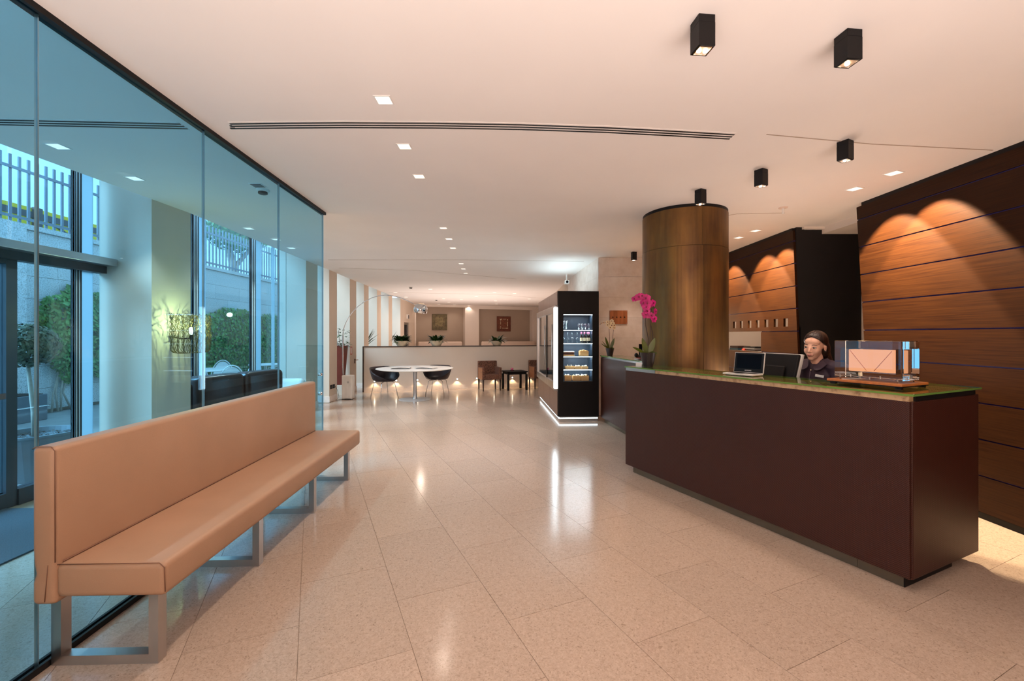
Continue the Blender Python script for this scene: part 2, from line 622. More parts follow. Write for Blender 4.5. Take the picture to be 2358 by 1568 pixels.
def brass_mat():
    m, n, l, p = nodemat('aged_brass_sheet')
    t = n.new('ShaderNodeTexCoord')
    oi = n.new('ShaderNodeObjectInfo')
    mp = n.new('ShaderNodeMapping')
    mp.inputs['Scale'].default_value = (5, 5, 0.6)
    l.new(t.outputs['Object'], mp.inputs['Vector'])
    a = n.new('ShaderNodeTexNoise')
    a.inputs['Scale'].default_value = 1.7
    a.inputs['Detail'].default_value = 7
    a.inputs['Distortion'].default_value = 0.4
    l.new(mp.outputs['Vector'], a.inputs['Vector'])
    b2 = n.new('ShaderNodeTexNoise')
    b2.inputs['Scale'].default_value = 2.2
    b2.inputs['Detail'].default_value = 5
    l.new(t.outputs['Object'], b2.inputs['Vector'])
    cr = n.new('ShaderNodeValToRGB')
    cr.color_ramp.elements[0].position = 0.32
    cr.color_ramp.elements[0].color = L(68, 52, 40)
    cr.color_ramp.elements[1].position = 0.68
    cr.color_ramp.elements[1].color = L(134, 99, 54)
    l.new(a.outputs['Fac'], cr.inputs['Fac'])
    cr2 = n.new('ShaderNodeValToRGB')
    cr2.color_ramp.elements[0].position = 0.35
    cr2.color_ramp.elements[0].color = L(98, 66, 46)
    cr2.color_ramp.elements[1].position = 0.65
    cr2.color_ramp.elements[1].color = L(144, 108, 58)
    l.new(b2.outputs['Fac'], cr2.inputs['Fac'])
    mx = n.new('ShaderNodeMix')
    mx.data_type = 'RGBA'
    mx.inputs['Factor'].default_value = 0.45
    l.new(cr.outputs['Color'], mx.inputs['A'])
    l.new(cr2.outputs['Color'], mx.inputs['B'])
    l.new(mx.outputs['Result'], p.inputs['Base Color'])
    p.inputs['Metallic'].default_value = 0.75
    p.inputs['Roughness'].default_value = 0.42
    return m
M['brass'] = brass_mat()

def stone_mat(name, c0, c1, c2, scale, rough):
    m, n, l, p = nodemat(name)
    t = n.new('ShaderNodeTexCoord')
    oi = n.new('ShaderNodeObjectInfo')
    a = n.new('ShaderNodeTexNoise')
    a.inputs['Scale'].default_value = scale
    a.inputs['Detail'].default_value = 9
    a.inputs['Roughness'].default_value = 0.65
    l.new(t.outputs['Object'], a.inputs['Vector'])
    cr = n.new('ShaderNodeValToRGB')
    cr.color_ramp.elements[0].position = 0.34
    cr.color_ramp.elements[0].color = c0
    cr.color_ramp.elements[1].position = 0.66
    cr.color_ramp.elements[1].color = c2
    cr.color_ramp.elements.new(0.48).color = c1
    l.new(a.outputs['Fac'], cr.inputs['Fac'])
    hs = n.new('ShaderNodeHueSaturation')
    mr = n.new('ShaderNodeMapRange')
    mr.inputs['To Min'].default_value = 0.93
    mr.inputs['To Max'].default_value = 1.05
    l.new(oi.outputs['Random'], mr.inputs['Value'])
    l.new(mr.outputs['Result'], hs.inputs['Value'])
    l.new(cr.outputs['Color'], hs.inputs['Color'])
    l.new(hs.outputs['Color'], p.inputs['Base Color'])
    p.inputs['Roughness'].default_value = rough
    b = n.new('ShaderNodeBump')
    b.inputs['Strength'].default_value = 0.12
    b.inputs['Distance'].default_value = 0.01
    l.new(a.outputs['Fac'], b.inputs['Height'])
    l.new(b.outputs['Normal'], p.inputs['Normal'])
    return m
M['marbleb'] = stone_mat('beige_marble', L(220, 205, 194), L(230, 217, 208), L(238, 227, 219), 5, 0.35)
M['granite'] = stone_mat('grey_stone', L(150, 152, 152), L(206, 206, 204), L(228, 228, 226), 48, 0.85)
M['travertine'] = stone_mat('travertine_edge', L(140, 108, 76), L(184, 154, 116), L(196, 166, 130), 16, 0.5)
# ================================================================== STRUCTURE
def xw(y):
    """room-side line of the pier row along the gently curved window front"""
    P = [(-3, -3.95), (3.4, -3.90), (5.2, -3.85), (8.54, -4.03), (9.71, -4.08), (11.3, -4.20), (12.5, -4.24), (14, -4.33), (15.6, -4.41), (17.4, -4.45), (21, -4.56), (25, -4.6)]
    for (a, b), (c, d) in zip(P, P[1:]):
        if y <= c:
            return b + (d - b) * (y - a) / (c - a)
    return P[-1][1]

ANG = math.atan2(0.4169, 0.9090)            # the reception desk and the floor tiles share this angle
PV = Vector((0.9090, 0.4169))
DV = Vector((-0.4169, 0.9090))

# ---- floor
fl = struct('floor', 'beige terrazzo tile floor')
MB().prism([(-4.75, -3), (6.5, -3), (6.5, 24.5), (-4.9, 24.5)], -0.12, -0.004).build('screed', M['grout'], fl)
tiles = []
Q0, QS, R0, RS = 0.4374, 0.4975, 2.093, 0.83
for i in range(-14, 16):
    for j in range(-6, 20):
        q = Q0 + QS * (i + 0.5)
        r = R0 + RS * (j + 0.5) + (0.417 if i % 2 == 0 else 0.0)
        c = PV * q + DV * r
        if c.y < 1.0 or c.y > 12.9 or abs(c.x) > 1.35 * c.y + 0.5 or c.x < -4.1 or c.x > 4.0:
            continue
        if c.y > 8.6 and c.x > 1.3:
            continue
        if c.y > 11.9 + 0.27 * (c.x + 3.94) * 0.9:
            continue
        tiles.append((c.length, c))
tiles.sort(key=lambda t: t[0])
me0 = None
rest = MB()
fill = MB()
g = 0.0012
for k, (dist, c) in enumerate(tiles):
    if k < 290:
        if me0 is None:
            o = MB().box(-QS / 2 + g, QS / 2 - g, -RS / 2 + g, RS / 2 - g, -0.006, 0.0).build('tile', M['floor'], fl)
            me0 = o.data
        else:
            o = bpy.data.objects.new('tile', me0)
            col.objects.link(o)
            o.parent = fl
        o.location = (c.x, c.y, 0)
        o.rotation_euler = (0, 0, ANG)
    else:
        rest.box(-QS / 2 + g, QS / 2 - g, -RS / 2 + g, RS / 2 - g, -0.006, 0.0, Matrix.Translation((c.x, c.y, 0)) @ Matrix.Rotation(ANG, 4, 'Z'))
if len(tiles) > 290:
    rest.build('tile_field', M['floor'], fl, kind='stuff')
fill.prism([(-4.75, -3), (6.5, -3), (6.5, 0.55), (-4.75, 0.55)], -0.006, -0.0015)
fill.prism([(-4.6, 11.2), (1.3, 12.9), (1.3, 24.3), (-4.7, 24.3)], -0.006, -0.0015)
fill.prism([(3.4, -1), (6.4, -1), (6.4, 8.2), (3.4, 8.2)], -0.006, -0.0015)
fill.build('floor_beyond', M['floor'], fl)

# ---- ceiling
ys = [-3, 3.4, 5.2, 8.54, 9.71, 11.3, 12.5, 14, 15.6, 17.4, 21, 24.5]
ce = struct('ceiling', 'pale plaster ceiling')
MB().prism([(6.5, -3), (6.5, 24.5)] + [(xw(y), y) for y in ys[::-1]], ZC, ZC + 0.12).build('plaster', M['ceil'], ce)
MB().prism([(xw(y), y) for y in ys] + [(xw(y) - 0.75, y) for y in ys[::-1]], 3.42, 3.5).build('window_bay_top', M['ceil'], ce)
# thin expansion joints across the plaster
for pts in ([(-3.55, 8.43), (-1.0, 8.43), (1.42, 8.62)], [(-3.75, 9.46), (-2.2, 9.8), (0.12, 11.3)], [(-4.2, 14.9), (-0.5, 15.6), (3.0, 19.0)], [(1.85, 3.17), (2.75, 3.33), (3.79, 3.44)], [(3.25, 5.2), (2.7, 5.25), (2.62, 5.32)]):
    b = MB()
    for (x0, y0), (x1, y1) in zip(pts, pts[1:]):
        v = Vector((x1 - x0, y1 - y0)).normalized() * 0.004
        b.prism([(x0 + v.y, y0 - v.x), (x1 + v.y, y1 - v.x), (x1 - v.y, y1 + v.x), (x0 - v.y, y0 + v.x)], ZC - 0.003, ZC + 0.01)
    b.build('ceiling_joint', M['wallt'], ce)

# ---- window front on the left
piers = [(1.2, 1.75), (4.68, 5.23), (8.54, 9.10), (9.75, 10.28), (11.3, 11.82), (12.5, 13.0), (14.0, 14.5), (15.6, 16.1)]
pier_lab = ['', 'broad pier carrying the wire wall lamp', 'pier seen through the end of the glass wall', 'beige pier with two black sockets', 'beige pier with the lever handle door', '', '', '']
for k, (a, b) in enumerate(piers):
    wl_ = struct('wall_left', pier_lab[k] or None)
    d = 0.56
    MB().prism([(xw(a) - d, a), (xw(a), a), (xw(b), b), (xw(b) - d, b)], 0, 3.42).build('pier', M['wallb'], wl_)
    MB().prism([(xw(a) - d + 0.1, a - 0.012), (xw(a) + 0.012, a - 0.012), (xw(b) + 0.012, b + 0.006), (xw(b) - d + 0.1, b + 0.006)], 0, 0.13).build('baseboard', M['marbleb'], wl_)
wl_ = struct('wall_left', 'solid end stretch of the window wall')
MB().prism([(xw(17.4) - 0.5, 17.4), (xw(17.4), 17.4), (xw(18.1), 18.1), (xw(18.1) - 0.5, 18.1)], 0, 3.0).build('wall_piece', M['wallb'], wl_)
MB().prism([(xw(18.1) - 0.5, 18.1), (xw(18.1), 18.1), (xw(19.1), 19.1), (xw(19.1) - 0.5, 19.1)], 2.05, 3.0).build('wall_piece', M['wallb'], wl_)
MB().prism([(xw(19.1) - 0.5, 19.1), (xw(19.1), 19.1), (xw(21), 21), (xw(21) - 0.5, 21)], 0, 3.0).build('wall_piece', M['wallb'], wl_)
wl_ = struct('wall_left', 'solid stretch of the window wall near the entrance')
MB().prism([(-4.5, -3), (xw(-3), -3), (xw(1.2), 1.2), (-4.5, 1.2)], 0, 3.42).build('wall_piece', M['wallb'], wl_)
# glass exit door far down the wall
dr = struct('door_2', 'far glass exit door in a grey frame')
x18, x19 = xw(18.1) - 0.12, xw(19.1) - 0.12
b = MB()
b.box(-0.04, 0.04, 18.1, 18.19, 0, 2.05).box(-0.04, 0.04, 19.01, 19.1, 0, 2.05).box(-0.04, 0.04, 18.19, 19.01, 1.95, 2.05)
b.build('door_frame', M['steel'], dr, loc=(x18, 0, 0))
MB().box(-0.012, 0.012, 18.19, 19.01, 0.02, 1.95).build('glass_panel', M['blackgloss'], dr, loc=(x18, 0, 0))
MB().tube([(0.05, 18.34, 0.9), (0.05, 18.34, 1.3)], 0.015).build('door_handle', M['chrome'], dr, loc=(x18, 0, 0))

def window(name, y0, y1, mull, top=3.42, x=-4.42, curve=False):
    """one bay: sill and head frame, see-through panes, dark mullions each with its post, made translucent to catch daylight"""
    wd = struct(name, None)
    X = (lambda y: xw(y) - 0.52) if curve else (lambda y: x)
    def strip(y_a, y_b, z0, z1, t0, t1):
        return MB().prism([(X(y_a) - t0, y_a), (X(y_a) + t1, y_a), (X(y_b) + t1, y_b), (X(y_b) - t0, y_b)], z0, z1)
    strip(y0, y1, 0.0, 0.14, 0.05, 0.06).build('sill', M['frame'], wd)
    strip(y0, y1, top - 0.1, top, 0.05, 0.06).build('window_frame', M['frame'], wd)
    edges = [y0] + [v for m_ in mull for v in (m_[0], m_[1])] + [y1]
    for a, b_ in zip(edges[::2], edges[1::2]):
        if b_ - a > 0.02:
            strip(a, b_, 0.14, top - 0.1, 0.006, 0.006).build('pane', M['pane'], wd)
    for a, b_, kind in mull:
        if kind == 'post':
            strip(a, b_, 0, top, 0.004, 0.004).build('lucent_post', M['lucent'], wd)  # translucent in place of solid, so daylight brightens the post
        else:
            strip(a, b_, 0, top, 0.012, 0.022).build('mullion', M['framew'], wd)
            for q in range(3):
                ya = a + (b_ - a - 0.010) * q / 2
                strip(ya, ya + 0.010, 0, top, 0.014, 0.030).build('mullion_rail', M['frame'], wd)
    return wd

window('window_1', 3.86, 4.68, [(4.385, 4.455, 'mull'), (4.455, 4.60, 'post')])
window('window_2', 5.23, 8.54, [(6.02, 6.12, 'mull'), (6.14, 6.29, 'post'), (7.36, 7.48, 'mull'), (7.50, 7.68, 'post'), (8.02, 8.12, 'post')])
window('window_3', 9.10, 9.75, [], curve=True)
window('window_4', 10.28, 11.3, [], curve=True)
window('window_5', 11.82, 12.5, [], curve=True)
window('window_6', 13.0, 14.0, [], curve=True)
window('window_7', 14.5, 15.6, [], curve=True)
window('window_8', 16.1, 17.4, [], curve=True)
window('window_9', 1.75, 3.86, [(2.55, 2.66, 'mull')], x=-4.47)
# entrance door (sliding leaf) and the header above it
d1 = struct('door_1', 'glazed entrance door leaf in a dark blue frame')
fr = MB()
fr.box(-4.445, -4.375, 3.775, 3.86, 0.0, 2.22).box(-4.445, -4.375, 2.70, 2.78, 0.0, 2.22).box(-4.445, -4.375, 2.78, 3.775, 0.0, 0.13).box(-4.445, -4.375, 2.78, 3.775, 2.12, 2.22)
fr.build('door_frame', M['frame'], d1)
MB().box(-4.416, -4.404, 2.78, 3.775, 0.13, 2.12).build('glass_panel', M['pane'], d1)
MB().box(-4.372, -4.366, 3.72, 3.765, 0.95, 1.0).build('lock_plate', M['chrome'], d1)
tr = struct('trim_1', 'long grey header box over the entrance')
MB().box(-4.42, -4.22, 1.75, 4.675, 2.235, 2.31).build('header_box', M['alu'], tr, bevel=0.004)
MB().box(-4.44, -4.34, 1.75, 4.675, 2.16, 2.235).build('door_rail', M['frame'], tr)

# ---- glass partition wall
def xg(y):
    return -2.118 - 0.0385 * (y - 1.92)
gw = struct('wall_glass', 'frameless blue tinted glass partition behind the bench')
cuts = [-0.4, 0.82, 1.945, 3.055, 4.115, 5.165]
for a, b_ in zip(cuts, cuts[1:]):
    k_ = 0.008                                  # panes turned a little to move the cabinet light's reflection
    MB().prism([(xg(a) - 0.006 - k_, a + 0.004), (xg(a) + 0.006 - k_, a + 0.004), (xg(b_) + 0.006 + k_, b_ - 0.004), (xg(b_) - 0.006 + k_, b_ - 0.004)], 0.012, 2.93).build('glass_panel', M['glasswall'], gw)
for y in cuts[1:]:
    MB().box(xg(y) - 0.007, xg(y) + 0.007, y - 0.0035, y + 0.0035, 0.012, 2.93).build('joint_seal', M['alu'], gw)
a, b_ = cuts[0], cuts[-1]
MB().prism([(xg(a) - 0.024, a), (xg(a) - 0.009, a), (xg(b_) - 0.009, b_), (xg(b_) - 0.024, b_)], 0, 0.03).prism([(xg(a) + 0.009, a), (xg(a) + 0.024, a), (xg(b_) + 0.024, b_), (xg(b_) + 0.009, b_)], 0, 0.03).build('floor_channel', M['black'], gw)
MB().prism([(xg(a) - 0.03, a), (xg(a) + 0.03, a), (xg(b_) + 0.03, b_ + 0.03), (xg(b_) - 0.03, b_ + 0.03)], 2.93, ZC).build('ceiling_channel', M['black'], gw)
for z in (0.82, 1.043):
    MB().cyl((xg(5.10) - 0.02, 5.10, z), (xg(5.10) + 0.02, 5.10, z), 0.018).build('clamp', M['chrome'], gw, smooth=True)

# ---- wood walls on the right
def wood_wall(name, label, x, far, y_near, zs, holes=None, topgap=0.03):
    wd = struct(name, label)
    MB().prism([(x + 0.03, y_near), (x + 0.12, y_near), (x + 0.12, far(0) - 0.02), (x + 0.03, far(0) - 0.02)], 0, ZC).build('backing', M['darkwall'], wd)
    for za, zb in zip(zs, zs[1:]):
        g_ = 0.006
        z0, z1 = za + g_, zb - g_
        segs = [(y_near, None)]
        if holes and holes(za):
            segs = holes(za)
        for (ya, yb) in segs:
            y0a = ya
            f0, f1 = (far(z0), far(z1)) if yb is None else (yb, yb)
            n0, n1 = (y0a, y0a) if not callable(y0a) else (y0a(z0), y0a(z1))
            MB().hexa([(x, n0, z0), (x + 0.03, n0, z0), (x + 0.03, f0, z0), (x, f0, z0)], [(x, n1, z1), (x + 0.03, n1, z1), (x + 0.03, f1, z1), (x, f1, z1)]).build('board', M['wood'], wd)
    for z in zs[1:-1]:
        MB().hexa([(x + 0.012, y_near, z - 0.006), (x + 0.03, y_near, z - 0.006), (x + 0.03, far(z), z - 0.006), (x + 0.012, far(z), z - 0.006)],
                  [(x + 0.012, y_near, z + 0.006), (x + 0.03, y_near, z + 0.006), (x + 0.03, far(z), z + 0.006), (x + 0.012, far(z), z + 0.006)]).build('joint_strip', M['blueline'], wd)
    MB().box(x + 0.008, x + 0.05, y_near, far(2.94) - 0.06, 2.925, ZC).build('shadow_gap', M['black'], wd)
    return wd
ZS = [0.05, 0.352, 0.648, 0.945, 1.247, 1.555, 1.862, 2.165, 2.472, 2.777, 2.928]
wood_wall('wall_right', 'red brown boarded wall behind the near end of the desk', 3.833, lambda z: 4.645 + 0.0727 * z, -3.0, ZS)
MB().box(3.845, 3.90, -3.0, 4.62, 0.0, 0.05).build('plinth', M['black'], col.objects['wall_right'])
# second boarded wall: built along y from 5.9 to 8.19, with seven small slots and an open pass-through
w2 = struct('wall_right', 'boarded wall with the slots and the pass-through behind the column')
near = lambda z: 5.735 + 0.0635 * z
FY = 8.19
slots = [6.076, 6.306, 6.54, 6.77, 7.0, 7.25, 7.47]
for za, zb in zip(ZS, ZS[1:]):
    z0, z1 = za + 0.006, zb - 0.006
    pieces = []
    def wpiece(ya, yb, zl, zh):
        n0 = near(zl) if ya is None else ya
        n1 = near(zh) if ya is None else ya
        MB().hexa([(3.81, n0, zl), (3.84, n0, zl), (3.84, yb, zl), (3.81, yb, zl)], [(3.81, n1, zh), (3.84, n1, zh), (3.84, yb, zh), (3.81, yb, zh)]).build('board', M['wood'], w2)
    if abs(za - 1.247) < 0.01:                       # beside the pass-through
        wpiece(None, 6.68, z0, z1)
    elif abs(za - 1.555) < 0.01:                     # the slotted board
        zl, zh = 1.62, 1.735
        wpiece(None, FY, z0, zl)
        wpiece(None, FY, zh, z1)
        prev = None
        for s_ in slots:
            wpiece(prev, s_ - 0.05, zl, zh)
            prev = s_ + 0.05
        wpiece(prev, FY, zl, zh)
    else:
        wpiece(None, FY, z0, z1)
for z in ZS[1:-1]:
    MB().box(3.822, 3.84, near(z) + 0.004, FY if abs(z - 1.247) > 0.01 and abs(z - 1.555) > 0.01 else 6.68, z - 0.006, z + 0.006).build('joint_strip', M['blueline'], w2)
MB().box(3.818, 3.86, near(2.94) + 0.03, FY, 2.925, ZC).build('shadow_gap', M['black'], w2)
MB().box(3.845, 3.90, 5.80, FY, 0.0, 1.247).box(3.845, 3.90, 5.95, FY, 1.80, ZC).box(3.845, 3.90, 5.9, 6.68, 1.247, 1.61).build('backing', M['darkwall'], w2)
# back office behind the pass-through
wo = struct('wall_office', 'pale back office wall seen through the pass-through')
MB().box(4.9, 5.0, 6.1, 8.4, 0, ZC).build('wall_piece', M['wallw'], wo)
MB().box(3.95, 4.9, 8.3, 8.4, 0, ZC).build('wall_piece', M['wallw'], wo)
point('office_lamp', (4.4, 7.1, 2.5), 12, (1.0, 0.76, 0.55), 0.08)
ofc = thing('office_counter', 'pale back office worktop seen through the pass-through', 'worktop', (4.2, 7.35, 0))
MB().box(-0.285, 0.45, -0.66, 0.80, 1.21, 1.24).build('worktop', M['paper'], ofc)
MB().box(-0.28, 0.42, -0.62, 0.76, 0.0, 1.21).build('cabinet_body', M['wallb'], ofc)
def stack(name, label, cat, x, y, z, sx, sy, h, m, n=1, group=None, rz=0.0):
    t = thing(name, label, cat, (x, y, z), rz, group)
    for k in range(n):
        j = random.uniform(-0.012, 0.012)
        MB().box(-sx / 2 + j, sx / 2 + j, -sy / 2 - j, sy / 2 - j, h / n * k + 0.0005, h / n * (k + 1) - 0.001).build('sheet' if n > 1 else 'cover', m[k % len(m)] if isinstance(m, list) else m, t)
    return t
stack('binder', 'teal binder lying on the back office worktop beneath a dark folder', 'binder', 4.10, 7.82, 1.24, 0.24, 0.30, 0.035, M['booksA'])
stack('folder', 'dark brown folder on top of the teal binder in the back office', 'folder', 4.10, 7.82, 1.276, 0.22, 0.28, 0.035, M['booksB'])
stack('paper_pile', 'dark pile of papers in the middle of the office pass-through', 'papers', 4.12, 7.36, 1.24, 0.24, 0.36, 0.07, [M['booksB'], M['paper'], M['black']], 3)
stack('red_packet', 'small red packet in front of the pile of papers in the pass-through', 'packet', 4.0, 7.50, 1.241, 0.05, 0.09, 0.03, M['booksC'], 1)
stack('folder', 'mauve folder standing tilted at the near corner of the pass-through', 'folder', 4.2, 6.98, 1.24, 0.18, 0.22, 0.10, [M['paper'], M['purple']], 2)

# ---- dark corridor between the two wood walls
wc = struct('wall_corridor', 'dark wood end wall of the corridor, unlit tone painted in')
MB().box(3.95, 6.5, 5.92, 6.02, 0, ZC).build('wall_piece', M['darkwall'], wc)
MB().box(3.842, 3.95, 5.90, 6.02, 0, ZC).build('wall_piece', M['darkwall'], wc)
wc = struct('wall_corridor', 'dark side wall of the corridor')
MB().box(6.5, 6.6, -3, 6.0, 0, ZC).build('wall_piece', M['darkwall'], wc)
so = struct('trim_2', 'pale dropped soffit over the corridor')
MB().box(4.2, 6.5, 3.6, 5.915, 2.873, ZC).build('soffit', M['wallw'], so)
MB().box(3.92, 4.2, 5.86, 5.915, 2.93, ZC).build('soffit_edge', M['wallw'], so)
tj = struct('trim_3', 'thin pale strip painted for light leaking at a door jamb in the dark corridor')
MB().box(4.74, 4.78, 5.89, 5.92, 0, 2.28).build('jamb', M['wallw'], tj)  # pale strip painted in for light leaking at a door frame

# ---- stone clad block behind the cabinet
ws = struct('wall_stone', 'beige marble clad wall carrying the star plaque', (1.62, 8.19, 0), R(3.0))
ws.rotation_euler = (0, 0, 0)
zz = [0.0, 0.31, 0.69, 1.07, 1.45, 1.834, 2.215, 2.60, 2.96]
MB().box(0.03, 2.28, 0.03, 0.2, 0, ZC).build('core', M['grout'], ws)
for za, zb in zip(zz, zz[1:]):
    for xa, xb in ((0, 1.12), (1.12, 2.18)):
        MB().box(xa + 0.001, xb - 0.001, 0, 0.03, za + 0.0012, zb - 0.0012).build('stone_slab', M['marbleb'], ws)
ws2 = struct('wall_stone', 'marble clad side of the block above the cabinet', (1.62, 8.19, 0), R(2.8))
MB().box(0.04, 0.2, 0.24, 3.2, 0, ZC).build('core', M['grout'], ws2)
for za, zb in zip(zz, zz[1:]):
    for ya, yb in ((0.035, 1.5), (1.5, 3.2)):
        MB().box(0.0, 0.03, ya + 0.001, yb - 0.001, za + 0.0012, zb - 0.0012).build('stone_slab', M['marbleb'], ws2)
wm = struct('wall_rear_right', 'wall behind the cabinet')
MB().box(1.48, 1.6, 11.4, 23.6, 0, ZC).build('wall_piece', M['wallb'], wm)

# ---- column sheathed in brass sheets
CX, CY, CR = 2.09, 5.30, 0.487
cl = struct('column', 'thick round column sheathed in aged brass sheets', (CX, CY, 0))
MB().lathe([(0, 0), (CR - 0.012, 0), (CR - 0.012, 2.925), (0, 2.925)], seg=48).build('core', M['black'], cl, smooth=False)
MB().lathe([(CR - 0.006, 2.925), (CR - 0.006, ZC), (0, ZC)], seg=64).build('shadow_ring', M['black'], cl)
def sheet(a0, a1, z0, z1, r, name='brass_sheet'):
    b = MB()
    n = 20
    vs = []
    for rr in (r, r - 0.008):
        for z in (z0, z1):
            vs.append([b.bm.verts.new((rr * math.cos(a0 + (a1 - a0) * k / n), rr * math.sin(a0 + (a1 - a0) * k / n), z)) for k in range(n + 1)])
    for A, B in ((vs[0], vs[1]), (vs[3], vs[2]), (vs[1], vs[3]), (vs[2], vs[0])):
        for k in range(n):
            b.bm.faces.new((A[k], A[k + 1], B[k + 1], B[k]))
    for k in (0, n):
        b.bm.faces.new((vs[0][k], vs[1][k], vs[3][k], vs[2][k]))
    o = b.build(name, M['brass'], cl)
    return o
for z0, z1, r, off in ((0.0, 2.497, CR, R(-87.0)), (2.501, 2.925, CR - 0.002, R(-88.5))):
    for k in range(4):
        a0 = off + k * PI / 2
        sheet(a0 + 0.003, a0 + PI / 2 - 0.003, z0, z1, r)

# ---- low wall with planters, lounge end wall with niches
PA, PB = Vector((-3.94, 11.5)), Vector((1.45, 12.95))
pr = (PB - PA).length
pang = math.atan2((PB - PA).y, (PB - PA).x)
wp = struct('wall_partition', 'low cream wall dividing the lounge', (PA.x, PA.y, 0), pang)
MB().box(0.035, pr, 0.0, 0.22, 0.125, 1.185).build('wall_piece', M['partition'], wp)
MB().box(0.035, pr, -0.008, 0.22, 0.0, 0.125).build('baseboard', M['marbleb'], wp)
MB().box(0.0, 0.033, -0.012, 0.235, 0.0, 1.185).build('end_trim', M['darktrim'], wp)
MB().box(0.0, pr, -0.012, 0.235, 1.185, 1.207).build('coping', M['darktrim'], wp)
def on_part(u, dy=0.0, z=0.0):
    """point on the low wall's face line seen in direction u"""
    t = (u - 1179) / 1005.0
    dvec = (PB - PA)
    s_ = (t * PA.y - PA.x) / (dvec.x - t * dvec.y)
    p = PA + dvec * s_
    n_ = Vector((-math.sin(pang), math.cos(pang)))
    p = p + n_ * dy
    return Vector((p.x, p.y, z))

FA, FB = Vector((-4.62, 20.35)), Vector((1.50, 22.70))
fang = math.atan2((FB - FA).y, (FB - FA).x)
flen = (FB - FA).length
def far_s(u):
    t = (u - 1179) / 1005.0
    dvec = (FB - FA)
    return (t * FA.y - FA.x) / (dvec.x - t * dvec.y) * flen
wf = struct('wall_rear', 'lounge end wall with two taupe niches', (FA.x, FA.y, 0), fang)
n1a, n1b, n2a, n2b = far_s(958), far_s(1071), far_s(1103), far_s(1226)
MB().box(-0.3, flen, 0.35, 0.45, 0, ZC).build('niche_back', M['wallt'], wf)
MB().box(-0.3, n1a, 0, 0.35, 0, ZC).build('pier', M['wallw'], wf)
MB().box(n1b, n2a, 0, 0.35, 0, ZC).build('pier', M['wallw'], wf)
MB().box(n2b, flen, 0, 0.35, 0, ZC).build('pier', M['wallw'], wf)
MB().box(n1a, n1b, 0, 0.35, 2.86, ZC).box(n2a, n2b, 0, 0.35, 2.80, ZC).build('niche_header', M['wallw'], wf)
wb = struct('wall_front', 'wall behind the viewer')
MB().box(-4.5, 6.5, -3.1, -3.0, 0, ZC).build('wall_piece', M['wallb'], wb)

# ================================================================== OUTSIDE
gr = struct('pavement', 'grey terrace paving outside the windows')
MB().box(-9.2, -4.48, 0.5, 24, -0.12, -0.01).build('paving', M['asphalt'], gr)
rw = struct('wall_outside', 'grey stone retaining wall on the terrace', (-9.0, 0, 0))
MB().box(-0.5, -0.06, 5.0, 24, 0, 3.50).build('core', M['grout'], rw)
hz = 0.4245
base = None
for j in range(8):
    z0 = 0.06 + j * hz
    for i in range(16):
        y0 = 5.2 + i * 1.15 + (0.57 if j % 2 else 0)
        if y0 > 22.5:
            continue
        if base is None:
            o = MB().box(-0.06, 0.0, 0.003, 1.147, 0.003, hz - 0.003).build('stone_block', M['granite'], rw)
            base = o.data
        else:
            o = bpy.data.objects.new('stone_block', base)
            col.objects.link(o)
            o.parent = rw
        o.location = (random.uniform(-0.004, 0.004), y0, z0)
MB().box(-0.52, 0.06, 5.0, 24, 3.46, 3.55).build('coping', M['granite'], rw)
MB().box(-0.06, 0.16, 6.3, 7.95, 0, 3.46).build('pilaster', M['granite'], rw)
gr2 = struct('pavement', 'street level beyond the railing')
MB().box(-22, -9.55, 4.0, 26, 3.2, 3.3).build('paving', M['asphalt'], gr2)
fe = thing('railing', 'tall grey bar railing on top of the stone wall outside', 'fence', (-9.2, 0, 3.55))
bar = None
for k in range(96):
    y = 6.6 + k * 0.155
    if bar is None:
        o = MB().box(-0.012, 0.012, -0.022, 0.022, 0.0, 1.28).build('bar', M['fence'], fe)
        bar = o.data
    else:
        o = bpy.data.objects.new('bar', bar)
        col.objects.link(o)
        o.parent = fe
    o.location = (0, y, 0)
for z in (0.12, 1.02):
    MB().box(0.013, 0.04, 6.4, 21.6, z, z + 0.05).build('rail', M['fence'], fe)
yh = thing('hoarding', 'yellow hoarding with a grey band beyond the railing', 'hoarding', (-14.0, 0, 0))
MB().box(-0.1, 0.0, 9.5, 17.0, 3.3, 5.22).build('board', M['yellow'], yh)
MB().box(0.0, 0.03, 9.5, 17.0, 4.92, 5.10).build('band', M['greyband'], yh)
MB().box(0.0, 0.08, 12.72, 12.95, 3.3, 5.24).build('post', M['greyband'], yh)
b = MB()
b.tube([(0.02, 11.6, 4.75), (0.02, 13.4, 4.0)], 0.03, 6).tube([(0.02, 13.2, 4.9), (0.02, 15.4, 4.0)], 0.03, 6)
b.build('brace', M['greyband'], yh)

